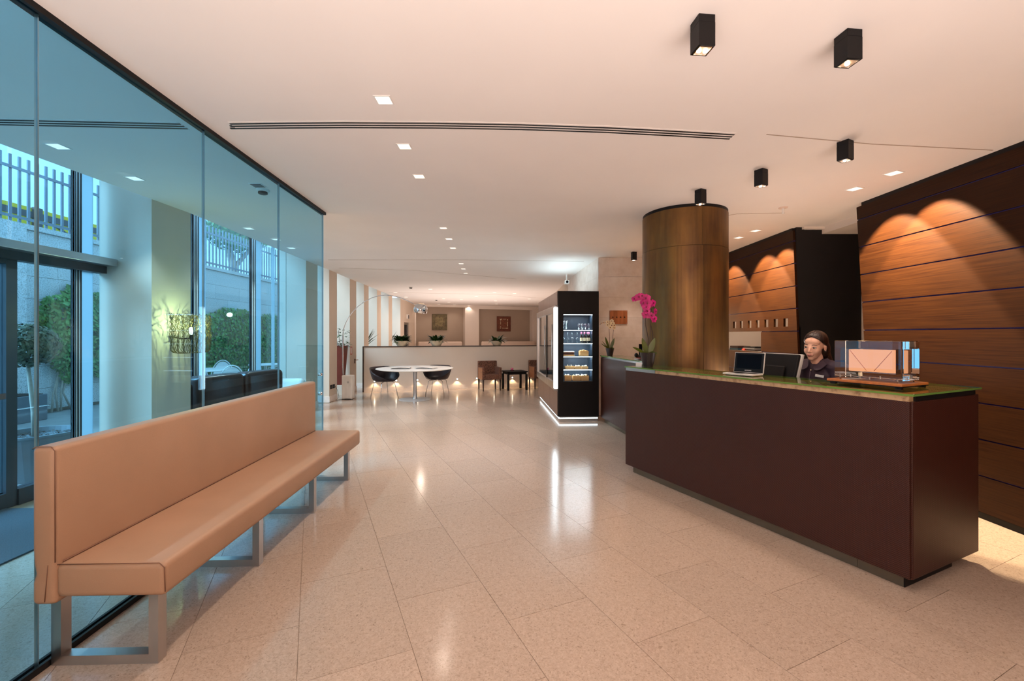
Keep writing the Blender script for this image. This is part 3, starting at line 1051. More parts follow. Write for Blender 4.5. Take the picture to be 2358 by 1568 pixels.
def leafcloud(n, fn, size, seed=1):
    rnd = random.Random(seed)
    b = MB()
    for _ in range(n):
        p, nrm = fn(rnd)
        a = Vector((rnd.gauss(0, 1), rnd.gauss(0, 1), rnd.gauss(0, 1))).normalized()
        u = a.cross(nrm if nrm.length > 0 else Vector((0, 0, 1)))
        if u.length < 0.1:
            continue
        u.normalize()
        v = (nrm + a * 0.5).normalized().cross(u).normalized()
        s_ = size * rnd.uniform(0.6, 1.3)
        b._add([p - u * s_, p + v * s_ * 0.5, p + u * s_, p - v * s_ * 0.5], [(0, 1, 2, 3)])
    return b
def ivy(name, label, y0, y1, z0, z1, n, size, seed):
    t = thing(name, label, 'ivy', (-8.98, (y0 + y1) / 2, 0))
    yc, zc, ry, rz_ = (y0 + y1) / 2, (z0 + z1) / 2, (y1 - y0) / 2, (z1 - z0) / 2
    def fn(r):
        while True:
            y, z = r.uniform(-1, 1), r.uniform(-1, 1)
            if (abs(y) ** 2.6 + abs(z) ** 2.6) < 1 + 0.2 * math.sin(7 * y + 3 * z):
                break
        dp = 0.05 + 0.33 * (1 - max(abs(y), abs(z)) ** 2) * r.random()
        return Vector((dp, y * ry, zc + z * rz_)), Vector((1, 0, 0.2))
    leafcloud(n, fn, size, seed).build('foliage', M['ivy'], t, kind='stuff', flip=False)
    b = MB()
    rnd = random.Random(seed + 5)
    for k in range(7):
        y = rnd.uniform(-ry * 0.7, ry * 0.7)
        pts = []
        for q in range(7):
            pts.append((0.04, y + rnd.uniform(-0.1, 0.1), q / 6 * (zc + rz_ * 0.7)))
        b.tube(pts, [0.02 - 0.0024 * q for q in range(7)], 5)
    b.build('stem', M['bark'], t, smooth=True)
ivy('ivy', 'ivy patch climbing the stone wall behind the clipped tree', 8.25, 9.9, 0.55, 2.5, 4200, 0.05, 3)
ivy('ivy', 'wide ivy hedge on the stone wall behind the white terrace chairs', 11.6, 17.6, 0.2, 2.35, 8500, 0.052, 4)

tp = thing('topiary_tree', 'clipped ball topped tree in a round grey pot outside the entrance', 'tree', (-5.08, 4.66, -0.01))
MB().lathe([(0, 0), (0.26, 0), (0.34, 0.44), (0.355, 0.46), (0.355, 0.48), (0.325, 0.48), (0.31, 0.42), (0, 0.42)], seg=36).build('pot', M['greypot'], tp, smooth=False)
leafcloud(700, lambda r: (Vector((r.uniform(-1, 1), r.uniform(-1, 1), 0)).normalized() * 0.3 * math.sqrt(r.random()) + Vector((0, 0, 0.425 + r.random() * 0.02)), Vector((0, 0, 1))), 0.014, 9).build('soil', M['soil'], tp, kind='stuff', flip=False)
MB().tube([(-0.02, 0, 0.42), (-0.03, 0.0, 0.7), (-0.06, 0.0, 0.95), (-0.09, 0, 1.2)], [0.022, 0.02, 0.019, 0.015], 8).build('trunk', M['bark'], tp, smooth=True)
def ball_fn(c, r3, inner=0.75):
    def fn(r):
        d = Vector((r.gauss(0, 1), r.gauss(0, 1), r.gauss(0, 1))).normalized()
        k = inner + (1 - inner) * r.random()
        return Vector(c) + Vector((d.x * r3[0], d.y * r3[1], d.z * r3[2])) * k, d
    return fn
leafcloud(2600, ball_fn((-0.11, 0, 1.40), (0.28, 0.28, 0.235)), 0.024, 11).build('crown', M['topiary'], tp, kind='stuff', flip=False)

gp = thing('planter_box', 'grey planter box on the terrace behind the topiary trunk', 'planter', (-8.6, 7.65, -0.01))
MB().box(-0.25, 0.25, -0.5, 0.2, 0, 0.46).build('box', M['greypot'], gp, bevel=0.01)
MB().box(-0.21, 0.21, -0.46, 0.16, 0.44, 0.47).build('soil', M['soil'], gp)

tt = thing('street_tree', 'leafy tree rising beyond the railing', 'tree', (-12.6, 19.6, 3.3))
MB().tube([(0, 0, 0), (0.1, 0.1, 1.0), (-0.1, 0.0, 2.0), (0.1, 0, 3.2)], [0.2, 0.17, 0.15, 0.08], 10).tube([(0, 0, 1.1), (0.5, 0.6, 2.2), (0.7, 0.9, 3.0)], [0.11, 0.08, 0.04], 8).build('trunk', M['bark'], tt, smooth=True)
leafcloud(2600, ball_fn((0.2, 0.1, 2.9), (1.4, 1.9, 1.0), 0.3), 0.12, 17).build('crown', M['ivy'], tt, kind='stuff', flip=False)

def garden_chair(x, y, rz, label):
    t = thing('garden_chair', label, 'chair', (x, y, -0.01), rz, 'white terrace chairs')
    MB().lathe([(0, 0.44), (0.21, 0.44), (0.22, 0.45), (0.21, 0.46), (0, 0.46)], seg=20).build('seat', M['white'], t, smooth=False)
    arch = [(0.24 * math.cos(a), 0.16 + 0.05 * math.sin(a), 0.44 + 0.44 * math.sin(a)) for a in [PI * k / 14 for k in range(15)]]
    MB().tube(arch, 0.013, 6).build('back_frame', M['white'], t, smooth=True)
    b = MB()
    vs = [b.bm.verts.new((0.20 * math.cos(a), 0.165 + 0.05 * math.sin(a), 0.5 + 0.35 * math.sin(a))) for a in [PI * k / 12 for k in range(13)]]
    b.bm.faces.new(vs)
    o = b.build('backrest', M['white'], t)
    sm = o.modifiers.new('thick', 'SOLIDIFY')
    sm.thickness = 0.012
    for sx in (-1, 1):
        for sy in (-1, 1):
            MB().tube([(0.15 * sx, 0.15 * sy, 0.44), (0.2 * sx, 0.2 * sy, 0)], 0.012, 6).build('leg', M['white'], t, smooth=True)
        MB().tube([(0.24 * sx, 0.17, 0.62), (0.25 * sx, -0.05, 0.66), (0.24 * sx, -0.18, 0.6), (0.2 * sx, -0.16, 0.45)], 0.012, 6).build('armrest', M['white'], t, smooth=True)
    return t
def garden_table(x, y, r, label):
    t = thing('garden_table', label, 'table', (x, y, -0.01), 0, 'white terrace tables')
    MB().lathe([(0, 0.72), (r - 0.01, 0.72), (r, 0.735), (r - 0.01, 0.75), (0, 0.75)], seg=28).build('tabletop', M['white'], t)
    for k in range(4):
        a = k * PI / 2 + 0.6
        MB().tube([(r * 0.6 * math.cos(a), r * 0.6 * math.sin(a), 0.72), (r * 0.4 * math.cos(a), r * 0.4 * math.sin(a), 0.4), (r * 0.75 * math.cos(a), r * 0.75 * math.sin(a), 0)], 0.014, 6).build('leg', M['white'], t, smooth=True)
    return t
garden_table(-6.85, 9.75, 0.55, 'white round terrace table outside the second window')
garden_chair(-7.25, 10.85, R(20), 'white terrace chair behind the round table, back toward the ivy')
garden_chair(-6.15, 10.15, R(-100), 'white terrace chair at the right side of the round table')
garden_chair(-5.95, 9.3, R(-150), 'white terrace chair nearest the second window')
garden_table(-6.55, 11.6, 0.4, 'small white terrace table outside the right pane of the second window')
garden_chair(-6.6, 12.25, R(-70), 'white terrace chair at the small terrace table')
# ================================================================== CEILING FIXTURES
def box_lamp(x, y, rz, label, bulbs, power, tilt=(0, 0, 0), ang=80):
    t = thing('ceiling_spotlight', label, 'spotlight', (x, y, ZC), R(rz), 'black box spotlights on the ceiling')
    h, a = 0.142, 0.039
    b = MB()
    b.box(-a, a, -a, a, -0.035, 0.0).build('mounting_box', M['black'], t, bevel=0.0015)
    b = MB()
    b.box(-a, -a + 0.003, -a, a, -h, -0.036).box(a - 0.003, a, -a, a, -h, -0.036).box(-a + 0.003, a - 0.003, -a, -a + 0.003, -h, -0.036).box(-a + 0.003, a - 0.003, a - 0.003, a, -h, -0.036)
    b.box(-a + 0.003, a - 0.003, -a + 0.003, a - 0.003, -0.045, -0.037)
    b.build('housing', M['black'], t)
    b = MB()
    i = a - 0.004
    b.box(-i, i, -i, -i + 0.006, -h - 0.003, -h + 0.006).box(-i, i, i - 0.006, i, -h - 0.003, -h + 0.006).box(-i, -i + 0.006, -i, i, -h - 0.003, -h + 0.006).box(i - 0.006, i, -i, i, -h - 0.003, -h + 0.006)
    b.build('lens_rim', M['chrome'], t)
    MB().box(-i + 0.006, i - 0.006, -i + 0.006, i - 0.006, -h + 0.002, -h + 0.004).build('reflector', M['reflector'], t)
    for k in range(bulbs):
        dx = (k - (bulbs - 1) / 2) * 0.032
        MB().ball((dx, 0.004, -h - 0.002), (0.011, 0.011, 0.006), 12, 6).build('bulb', M['bulb'], t, smooth=True)
    spot('spot_beam', (x, y, ZC - h - 0.012), power, WARM, ang, 0.6, tilt, 0.03)
    return t
BL = [(0.882, 2.02, 6, 'black box spotlight nearest the viewer, with two glowing bulbs', 2),
      (1.628, 2.115, 6, 'black box spotlight right of the nearest one, over the end of the desk', 1),
      (2.512, 3.29, 28, 'black box spotlight in front of the boarded wall on the right', 1),
      (2.200, 3.855, 28, 'middle black box spotlight of the three over the desk', 1),
      (1.894, 4.385, 28, 'black box spotlight hanging right before the brass column', 1),
      (2.14, 7.66, 5, 'small black box spotlight left of the column by the marble wall', 1)]
for x, y, rz, lab, nb in BL:
    box_lamp(x, y, rz, lab, nb, 16)

def downlight(x, y, label, size=0.088, group=None, power=0, rnd=False, rz=0.0, ang=110, tilt=(0, 0, 0), blend=0.4):
    t = thing('downlight', label, 'downlight', (x, y, ZC), rz, group)
    if rnd:
        MB().lathe([(size * 0.5, -0.001), (size * 0.62, -0.004), (size * 0.66, 0.0)], seg=16).build('rim', M['white'], t)
        MB().lathe([(0, -0.003), (size * 0.5, -0.003), (size * 0.5, 0.0), (0, 0.0)], seg=16).build('lens', M['down'], t)
    else:
        h = size / 2
        b = MB()
        b.box(-h - 0.008, h + 0.008, -h - 0.008, -h, -0.004, 0).box(-h - 0.008, h + 0.008, h, h + 0.008, -0.004, 0).box(-h - 0.008, -h, -h, h, -0.004, 0).box(h, h + 0.008, -h, h, -0.004, 0)
        b.build('rim', M['white'], t)
        MB().box(-h, h, -h, h, -0.002, 0.0).build('lens', M['down'], t)
    if power:
        spot('down_beam', (x, y, ZC - 0.02), power, (1.0, 0.78, 0.5) if 'wall washing' in label else WARM, ang, blend, tilt, 0.035)
    return t
row = [(-0.795, 2.707), (-0.832, 3.372), (-0.853, 4.008), (-0.934, 5.94), (-0.954, 6.61), (-0.988, 7.30), (-1.035, 8.89), (-1.07, 9.59), (-1.09, 10.26)]
for k, (x, y) in enumerate(row):
    downlight(x, y, 'square recessed downlight, %s from the viewer in the row down the middle of the ceiling' % ORD[k], 0.088, 'square downlights down the middle', 26, ang=118, blend=0.7)
side = [(3.437, 3.93), (3.417, 4.353), (3.40, 6.087), (3.385, 6.52), (3.38, 7.5)]
names = ['near one', 'farther one', 'near one', 'middle one', 'far one']
for k, (x, y) in enumerate(side):
    lab = ('square wall washing downlight before the right boarded wall, %s of the pair' % names[k]) if k < 2 else ('square wall washing downlight before the slotted boarded wall, %s' % names[k])
    downlight(x, y, lab, 0.10, 'square wall washing downlights', 370, rz=0.35, ang=74, blend=0.10, tilt=(0, R(-22), 0))
gl = [(-3.507, 3.37), (-3.51, 4.06), (-3.594, 5.96), (-3.59, 6.64), (-3.69, 7.30)]
for k, (x, y) in enumerate(gl):
    downlight(x, y, 'square downlight behind the blue glass, %s from the viewer' % ORD[k], 0.10, 'square downlights behind the glass', 40, ang=110)
rl_px = [(707, 446), (803, 486), (1023, 415), (957, 545), (1100, 551), (1143, 501), (1190, 533), (1240, 556), (1303, 509), (1373, 560), (1437, 481), (1603, 445), (1610, 520), (1620, 548), (1632, 572), (1755, 576), (1782, 454), (1875, 580), (1915, 503)]
rl = []
for cx, cy in rl_px:
    u, v = 730 + cx / 3.92, 560 + cy / 3.92
    Y = 1005 * (ZC - 1.5) / (772 - v)
    X = (u - 1179) / 1005 * Y
    rl.append((u, X, Y))
rl.sort()
for k, (u, X, Y) in enumerate(rl):
    downlight(X, Y, 'round downlight in the far lounge ceiling, %s counting from the left' % ORD[k], 0.13, 'round lounge downlights', 14 if Y < 18.5 else 5, rnd=True, ang=120, blend=0.6)

# linear slot diffusers
def slot_diffuser(name, label, pts, off):
    t = thing(name, label, 'air vent')
    b = MB()
    for (x0, y0), (x1, y1) in zip(pts, pts[1:]):
        b.prism([(x0, y0 - 0.058), (x1, y1 - 0.058), (x1, y1 + 0.058), (x0, y0 + 0.058)], ZC - 0.003, ZC + 0.004)
    b.build('frame', M['ceil'], t)
    for q, dy in enumerate((-0.034, 0.0, 0.034)):
        b = MB()
        pp = list(pts)
        pp[0] = (pp[0][0] + off * (q), pp[0][1])
        for (x0, y0), (x1, y1) in zip(pp, pp[1:]):
            b.prism([(x0, y0 + dy - 0.008), (x1, y1 + dy - 0.008), (x1, y1 + dy + 0.008), (x0, y0 + dy + 0.008)], ZC - 0.0045, ZC)
        b.build('slot', M['black'], t)
    return t
slot_diffuser('slot_diffuser', 'long three slot air diffuser curving across the lobby ceiling',
              [(-1.945, 3.043), (-1.55, 3.032), (-1.16, 3.027), (-0.54, 3.033), (0.064, 3.055), (0.683, 3.10), (1.15, 3.15), (1.616, 3.205)], -0.02)
slot_diffuser('slot_diffuser', 'shorter three slot air diffuser behind the blue glass', [(-3.75, 2.975), (-3.0, 3.01), (-2.29, 3.045)], 0.0)

def smoke(x, y, label, s_=1.0):
    t = thing('smoke_detector', label, 'smoke detector', (x, y, ZC), 0, None)
    MB().lathe([(0, 0), (0.062 * s_, 0), (0.06 * s_, -0.018), (0.05 * s_, -0.022), (0, -0.022)], seg=20).build('base', M['white'], t)
    MB().lathe([(0.042 * s_, -0.0225), (0.044 * s_, -0.04), (0.03 * s_, -0.046), (0, -0.047)], seg=20).build('sensor_head', M['black'], t)
    return t
smoke(-2.50, 4.38, 'smoke detector on the ceiling behind the blue glass')
smoke(-3.06, 13.2, 'smoke detector on the lounge ceiling above the arc lamp')
smoke(-3.1, 17.9, 'smoke detector farther back over the left niche')
vt = thing('ceiling_vent', 'small square ceiling grille beside the smoke detector behind the glass', 'vent', (-2.47, 4.24, ZC))
MB().box(-0.06, 0.06, -0.06, 0.06, -0.006, 0).build('frame', M['white'], vt)
for k in range(4):
    MB().box(-0.05, 0.05, -0.045 + 0.026 * k, -0.033 + 0.026 * k, -0.009, -0.0062).build('slat', M['frame'], vt)
sp = thing('sprinkler', 'pale ceiling sprinkler before the slotted wall', 'sprinkler', (3.10, 4.99, ZC))
MB().lathe([(0, 0), (0.05, 0), (0.045, -0.008), (0.018, -0.01), (0, -0.01)], seg=18).build('escutcheon', M['cream'], sp)
MB().cyl((0, 0, -0.01), (0, 0, -0.075), 0.014).build('body', M['white'], sp, smooth=False)
cc = thing('security_camera', 'white security camera hanging above the black cabinet', 'camera', (1.30, 10.4, ZC))
MB().cyl((0, 0, 0), (0, 0, -0.16), 0.018).build('mount', M['white'], cc)
MB().box(-0.05, 0.05, -0.12, 0.1, -0.24, -0.16).build('body', M['white'], cc, bevel=0.01)
MB().cyl((0, -0.121, -0.2), (0, -0.13, -0.2), 0.03).build('lens', M['blackgloss'], cc)

# ================================================================== BENCH
bn = thing('bench', 'long tan leather bench with backrest on steel frame legs beside the glass', 'bench', (-2.112, 1.92, 0), R(1.72))
BLN = 2.735
MB().box(0.095, 0.572, 0.0, BLN, 0.337, 0.490).build('seat', M['tan'], bn, smooth=True, bevel=0.028, seg=4)
def back():
    b = MB()
    prof = [(0.0, 0.31), (0.0, 0.41), (0.012, 0.45), (0.004, 0.50), (0.0, 0.56), (0.0, 1.01), (0.103, 1.01), (0.103, 0.31)]
    n = len(prof)
    for x, z in prof:
        pass
    vs = [(x, -0.006, z) for x, z in prof] + [(x, BLN + 0.004, z) for x, z in prof]
    b._add(vs, [tuple(range(n)), tuple(range(2 * n - 1, n - 1, -1))] + [(i, (i + 1) % n, n + (i + 1) % n, n + i) for i in range(n)])
    return b
back().build('backrest', M['tan'], bn, smooth=True, bevel=0.024, seg=4)
sb = MB()
sb.tube([(0.105, 0.004, 0.488), (0.545, 0.004, 0.488), (0.566, 0.004, 0.468), (0.570, 0.004, 0.36)], 0.0022, 6)
sb.tube([(0.004, -0.002, 1.0), (0.020, -0.002, 1.009), (0.084, -0.002, 1.009), (0.100, -0.002, 0.99), (0.101, -0.002, 0.5)], 0.0022, 6)
sb.tube([(0.075, -0.007, 0.49), (0.062, -0.008, 0.33)], 0.0016, 6)
sb.tube([(0.106, 0.03, 0.4905), (0.106, BLN - 0.03, 0.4905)], 0.004, 6)
sb.build('piping', M['tanseam'], bn, smooth=True)
for y in (0.085, 0.925, 1.765, 2.595):
    b = MB()
    x0, x1, wx_, d = 0.022, 0.497, 0.043, 0.025
    for q in (0,):
        b.hexa([(x0, y - d, 0), (x0 + wx_, y - d, 0.043), (x0 + wx_, y + d, 0.043), (x0, y + d, 0)], [(x0, y - d, 0.337), (x0 + wx_, y - d, 0.337), (x0 + wx_, y + d, 0.337), (x0, y + d, 0.337)])
        b.hexa([(x1 - wx_, y - d, 0.043), (x1, y - d, 0), (x1, y + d, 0), (x1 - wx_, y + d, 0.043)], [(x1 - wx_, y - d, 0.337), (x1, y - d, 0.337), (x1, y + d, 0.337), (x1 - wx_, y + d, 0.337)])
        b.hexa([(x0, y - d, 0), (x1, y - d, 0), (x1, y + d, 0), (x0, y + d, 0)], [(x0 + wx_, y - d, 0.043), (x1 - wx_, y - d, 0.043), (x1 - wx_, y + d, 0.043), (x0 + wx_, y + d, 0.043)])
    b.build('leg_frame', M['steel'], bn)

# ================================================================== RECEPTION DESK
DA = (2.314, 2.53, 0)
LEN = 2.537
rd = thing('reception_desk', 'long reception desk clad in dark woven leather with a green glass top', 'reception desk', DA, ANG)
MB().box(0.0, 0.045, 0.008, LEN, 0.075, 1.112).build('front_panel', M['weave'], rd, bevel=0.004)
MB().box(0.016, 0.842, -0.002, 0.04, 0.075, 1.112).build('end_panel', M['weave'], rd, bevel=0.006)
MB().box(0.046, 0.40, 0.042, LEN - 0.005, 0.076, 1.105).build('carcass', M['black'], rd)
MB().box(0.41, 0.83, 0.042, 0.60, 0.076, 1.105).build('return_carcass', M['black'], rd)
MB().box(0.40, 0.66, 0.605, LEN - 0.02, 0.71, 0.745).build('work_surface', M['trouser'], rd)
MB().box(0.004, 0.41, 0.012, 2.08, 1.1125, 1.145).build('stone_strip', M['travertine'], rd)
MB().box(0.004, 0.41, 2.084, LEN - 0.004, 1.1125, 1.145).build('steel_strip', M['steel'], rd)
MB().box(0.41, 0.815, 0.03, 0.60, 1.1125, 1.145).build('return_support', M['travertine'], rd)
MB().box(0.05, 0.80, 0.0, 0.011, 1.1125, 1.1449).build('shadow_rail', M['black'], rd)
gt = MB()
gt.prism([(-0.008, -0.014), (0.85, -0.014), (0.85, 0.61), (0.42, 0.61), (0.42, LEN + 0.006), (-0.008, LEN + 0.006)], 1.1455, 1.158)
o = gt.build('glass_top', [M['topglass'], M['topedge']], rd)
for p in o.data.polygons:
    if abs(p.normal.z) < 0.5:
        p.material_index = 1
MB().box(0.045, 0.06, 0.30, 2.46, 0, 0.0745).build('plinth', M['plinth'], rd)
MB().box(0.045, 0.06, 0.055, 0.297, 0, 0.0745).build('plinth', M['plinth'], rd)
MB().box(0.046, 0.62, 0.05, 0.055, 0, 0.0745).box(0.062, 0.60, 0.058, 2.45, 0, 0.0745).build('plinth_core', M['black'], rd)

def dk(p_, s_, z=1.1585):
    q = Vector(DA[:2]) + PV * p_ + DV * s_
    return (q.x, q.y, z)

R2 = R(6.8)
d2 = thing('reception_desk', 'shorter rear reception desk by the marble wall with the pale orchid', 'reception desk', (1.759, 5.85, 0), R2)
MB().box(0, 0.045, 0, 1.78, 0.075, 1.108).build('front_panel', M['weave'], d2, bevel=0.004)
MB().box(0.046, 0.36, 0.0, 1.775, 0.075, 1.104).build('carcass', M['black'], d2)
MB().box(0.004, 0.36, 0.0, 1.775, 1.1085, 1.136).build('stone_strip', M['steel'], d2)
gt = MB().box(-0.008, 0.38, -0.005, 1.79, 1.1365, 1.149)
o = gt.build('glass_top', [M['topglass'], M['topedge']], d2)
for p in o.data.polygons:
    if abs(p.normal.z) < 0.5:
        p.material_index = 1
MB().box(0.045, 0.34, 0.0, 1.7, 0, 0.0745).build('plinth', M['plinth'], d2)

# ---- lamp in a thick clear block
lp = thing('table_lamp', 'glowing lamp inside a thick clear acrylic block on the near desk end', 'lamp', dk(0.20, 0.13, 1.158), ANG)
MB().box(0.0, 0.325, 0.0, 0.44, 0.018, 0.034).build('wood_base', [M['woodbase']], lp, bevel=0.002)
MB().box(0.0, 0.325, 0.0, 0.44, 0.012, 0.0178).build('base_edge', M['black'], lp)
for px, py in ((0.02, 0.02), (0.30, 0.02), (0.02, 0.40), (0.30, 0.40)):
    MB().box(px - 0.012, px + 0.012, py - 0.012, py + 0.022, 0.0, 0.0118).build('foot', M['black'], lp)
acr, an, al, ap = nodemat('acrylic')
ap.inputs['Transmission Weight'].default_value = 1.0
ap.inputs['Roughness'].default_value = 0.0
ap.inputs['IOR'].default_value = 1.42
ap.inputs['Base Color'].default_value = (1.0, 0.97, 0.94, 1)
b = MB()
b.box(0.055, 0.265, 0.022, 0.42, 0.048, 0.305)
o = b.build('acrylic_block', acr, lp, bevel=0.004)
# hollow core of the block
b = MB()
b.box(0.115, 0.205, 0.075, 0.365, 0.085, 0.25)
bm_in = b.build('cavity', acr, lp)
for p in bm_in.data.polygons:
    p.flip()
MB().box(0.125, 0.195, 0.085, 0.355, 0.092, 0.243).build('lamp_shade', M['lampglow'], lp, bevel=0.004)
MB().tube([(0.123, 0.345, 0.236), (0.123, 0.245, 0.10)], 0.0018, 5).tube([(0.123, 0.10, 0.236), (0.123, 0.20, 0.10)], 0.0018, 5).build('wire', M['copper'], lp)
for py in (0.05, 0.205, 0.385):
    for px in (0.062, 0.258):
        MB().cyl((px, py, 0.034), (px, py, 0.062), 0.0045, seg=8).build('pin', M['alu'], lp, smooth=True)

# ---- netbook facing the guests
nb_ = thing('laptop', 'small black netbook with a pale base standing open on the glass top', 'laptop', dk(0.11, 1.225), ANG + R(-4))
nb_.rotation_euler = (0, 0, ANG + R(-90 + 8))
MB().box(-0.13, 0.13, 0.0, 0.165, 0.004, 0.018).build('base', M['plaspale'], nb_, bevel=0.003)
MB().box(-0.118, 0.118, 0.06, 0.155, 0.0182, 0.0195).build('keyboard', M['black'], nb_)
MB().box(-0.04, 0.04, 0.008, 0.048, 0.0182, 0.019).build('touchpad', M['alu'], nb_)
MB().box(-0.11, 0.11, 0.01, 0.15, 0.0, 0.0038).build('foot_pad', M['black'], nb_)
TM = Matrix.Translation((0, 0.165, 0.016)) @ Matrix.Rotation(R(-10), 4, 'X')
MB().box(-0.13, 0.13, 0.0, 0.010, 0.002, 0.178, TM).build('lid', M['plaspale'], nb_, bevel=0.002)
MB().box(-0.125, 0.125, -0.002, -0.0003, 0.006, 0.174, TM).build('bezel', M['black'], nb_)
MB().box(-0.106, 0.106, -0.0035, -0.0021, 0.036, 0.160, TM).build('screen', M['blackgloss'], nb_)
def lettering(name, text, size, parent, Mx, m, ext=0.0003, align='CENTER'):
    c = bpy.data.curves.new(name, 'FONT')
    c.body = text
    c.size = size
    c.extrude = ext
    c.align_x = align
    c.align_y = 'CENTER'
    c.materials.append(m)
    tmp = bpy.data.objects.new(name, c)
    col.objects.link(tmp)
    bpy.context.view_layer.update()
    me = bpy.data.meshes.new_from_object(tmp.evaluated_get(bpy.context.evaluated_depsgraph_get()))
    bpy.data.objects.remove(tmp)
    me.materials.clear()
    me.materials.append(m)
    o = bpy.data.objects.new(name, me)
    col.objects.link(o)
    o.parent = parent
    o.matrix_local = Mx
    return o
lettering('lettering', 'SAMSUNG', 0.0125, nb_, TM @ Matrix.Translation((0, -0.0026, 0.021)) @ Matrix.Rotation(R(90), 4, 'X'), M['white'])

# ---- monitor on the work surface
mn = thing('monitor', 'black desk monitor seen from behind, tilted back before the receptionist', 'monitor', dk(0.545, 1.17, 0.746), ANG + R(90 - 8))
TM = Matrix.Translation((0, 0.0, 0.36)) @ Matrix.Rotation(R(16), 4, 'X')
MB().box(-0.20, 0.20, -0.006, 0.018, -0.11, 0.24, TM).build('screen_frame', M['plaspale'], mn, bevel=0.004)
MB().box(-0.195, 0.195, 0.0182, 0.045, -0.105, 0.232, TM).build('rear_shell', M['black'], mn, bevel=0.012)
MB().box(-0.10, 0.10, 0.045, 0.07, -0.06, 0.12, TM).build('vent_hump', M['black'], mn, bevel=0.012)
MB().box(-0.185, 0.185, -0.008, -0.0062, -0.09, 0.225, TM).build('screen', M['blackgloss'], mn)
MB().box(-0.03, 0.03, 0.03, 0.06, 0.012, 0.36).build('stand', M['black'], mn)
MB().box(-0.09, 0.09, -0.03, 0.09, 0.0, 0.012).build('base', M['black'], mn, bevel=0.003)
MB().tube([(0.20, 0.05, 0.40), (0.24, 0.06, 0.405), (0.25, 0.05, 0.40)], 0.008, 8).build('cable_arm', M['alu'], mn, smooth=True)

# ---- orchids
def orchid(root_loc, scale, label, petal, npot, stems, flowers, leaves, seed):
    t = thing('orchid', label, 'orchid', root_loc, 0)
    S = scale
    MB().lathe([(0, 0), (0.052 * S, 0), (0.085 * S, 0.155 * S), (0.080 * S, 0.155 * S), (0.072 * S, 0.13 * S), (0, 0.13 * S)], seg=28).build('pot', M['pot'], t)
    for pts in stems:
        MB().tube([Vector(p) * S for p in pts], [0.0042 * S] * len(pts), 7).build('stem', M['stem'], t, smooth=True)
    for (d, ln, wd, dr) in leaves:
        MB().leaf(Vector((d[0] * 0.02, d[1] * 0.02, 0.13)) * S, d, ln * S, wd * S, dr, 6, (-0.2, -1, 0.35)).build('leaf', M['leafor'], t, smooth=True, flip=False)
    rnd = random.Random(seed)
    for (c, face, sz) in flowers:
        c = Vector(c) * S
        f = Vector(face).normalized()
        u = f.orthogonal().normalized()
        zc = Vector((0, 0, 1)) - f * f.z
        u = zc.normalized() if zc.length > 0.1 else u
        v = f.cross(u)
        b = MB()
        for k in range(5):
            a = 2 * PI * k / 5 + rnd.uniform(-0.1, 0.1)
            d = u * math.cos(a) + v * math.sin(a)
            sd = f.cross(d)
            wd = sz * S * (0.80 if k in (1, 4) else 0.56)
            ln = sz * S * 1.12
            o_ = c + f * 0.001 * k
            P = [o_, o_ + d * ln * 0.35 + sd * wd * 0.75 + f * ln * 0.08, o_ + d * ln * 0.75 + sd * wd * 0.7, o_ + d * ln * 1.02, o_ + d * ln * 0.75 - sd * wd * 0.7, o_ + d * ln * 0.35 - sd * wd * 0.75 + f * ln * 0.08]
            b._add(P, [(0, 1, 2, 3), (0, 3, 4, 5)])
        fo = b.build('flower', petal, t, flip=False)
        MB().ball(c + f * 0.012 * S, (0.008 * S, 0.008 * S, 0.010 * S), 8, 6).build('flower_centre', M['lipcentre'], fo, smooth=True)
    MB().lathe([(0, 0.131 * S), (0.07 * S, 0.132 * S), (0.072 * S, 0.13 * S)], seg=16).build('bark_mulch', M['soil'], t)
    return t
CAMF = (-0.25, -1, 0.1)
ox = dk(0.17, 2.37)
orchid(ox, 1.0, 'magenta orchid in a dark pot on the far end of the front desk', M['magenta'], 1,
       [[(0.0, 0, 0.13), (0.005, 0, 0.30), (-0.025, 0, 0.45), (-0.03, 0, 0.60), (-0.045, 0, 0.70), (-0.07, -0.01, 0.755), (-0.12, -0.02, 0.765), (-0.155, -0.02, 0.74)],
        [(0.02, 0.01, 0.13), (0.022, 0, 0.32), (0.03, 0, 0.52), (0.035, 0, 0.62), (0.05, -0.01, 0.66), (0.072, -0.01, 0.62), (0.078, -0.01, 0.54), (0.06, -0.01, 0.48)],
        [(0.01, 0.02, 0.13), (0.06, 0.01, 0.28), (0.055, 0.01, 0.36), (0.035, 0.01, 0.45)]],
       [((-0.155, -0.03, 0.735), (-0.5, -1, 0), 0.030), ((-0.105, -0.03, 0.755), CAMF, 0.042), ((-0.075, -0.03, 0.765), (0, -1, 0.2), 0.034), ((-0.03, -0.03, 0.74), CAMF, 0.048),
        ((-0.055, -0.03, 0.69), (-0.6, -1, 0), 0.040), ((-0.02, -0.04, 0.685), CAMF, 0.048), ((-0.03, -0.04, 0.645), CAMF, 0.044), ((0.02, -0.03, 0.685), (0.3, -1, 0), 0.038),
        ((0.045, -0.03, 0.69), (0.6, -1, 0), 0.040), ((-0.03, -0.03, 0.565), CAMF, 0.044), ((-0.02, -0.035, 0.60), (0, -1, 0.4), 0.034), ((0.07, -0.03, 0.60), (0.8, -0.8, 0), 0.036), ((0.03, -0.03, 0.555), CAMF, 0.034), ((0.055, -0.03, 0.52), (0.4, -1, 0), 0.040)],
       [((-0.38, -0.1, 1.3), 0.19, 0.058, 0.2), ((0.42, -0.1, 1.3), 0.19, 0.062, 0.1), ((-1, -0.2, 0.75), 0.18, 0.034, 0.3), ((0.6, -0.5, 0.5), 0.09, 0.05, 0.6), ((-0.3, -0.8, 0.5), 0.10, 0.05, 0.8)], 3)
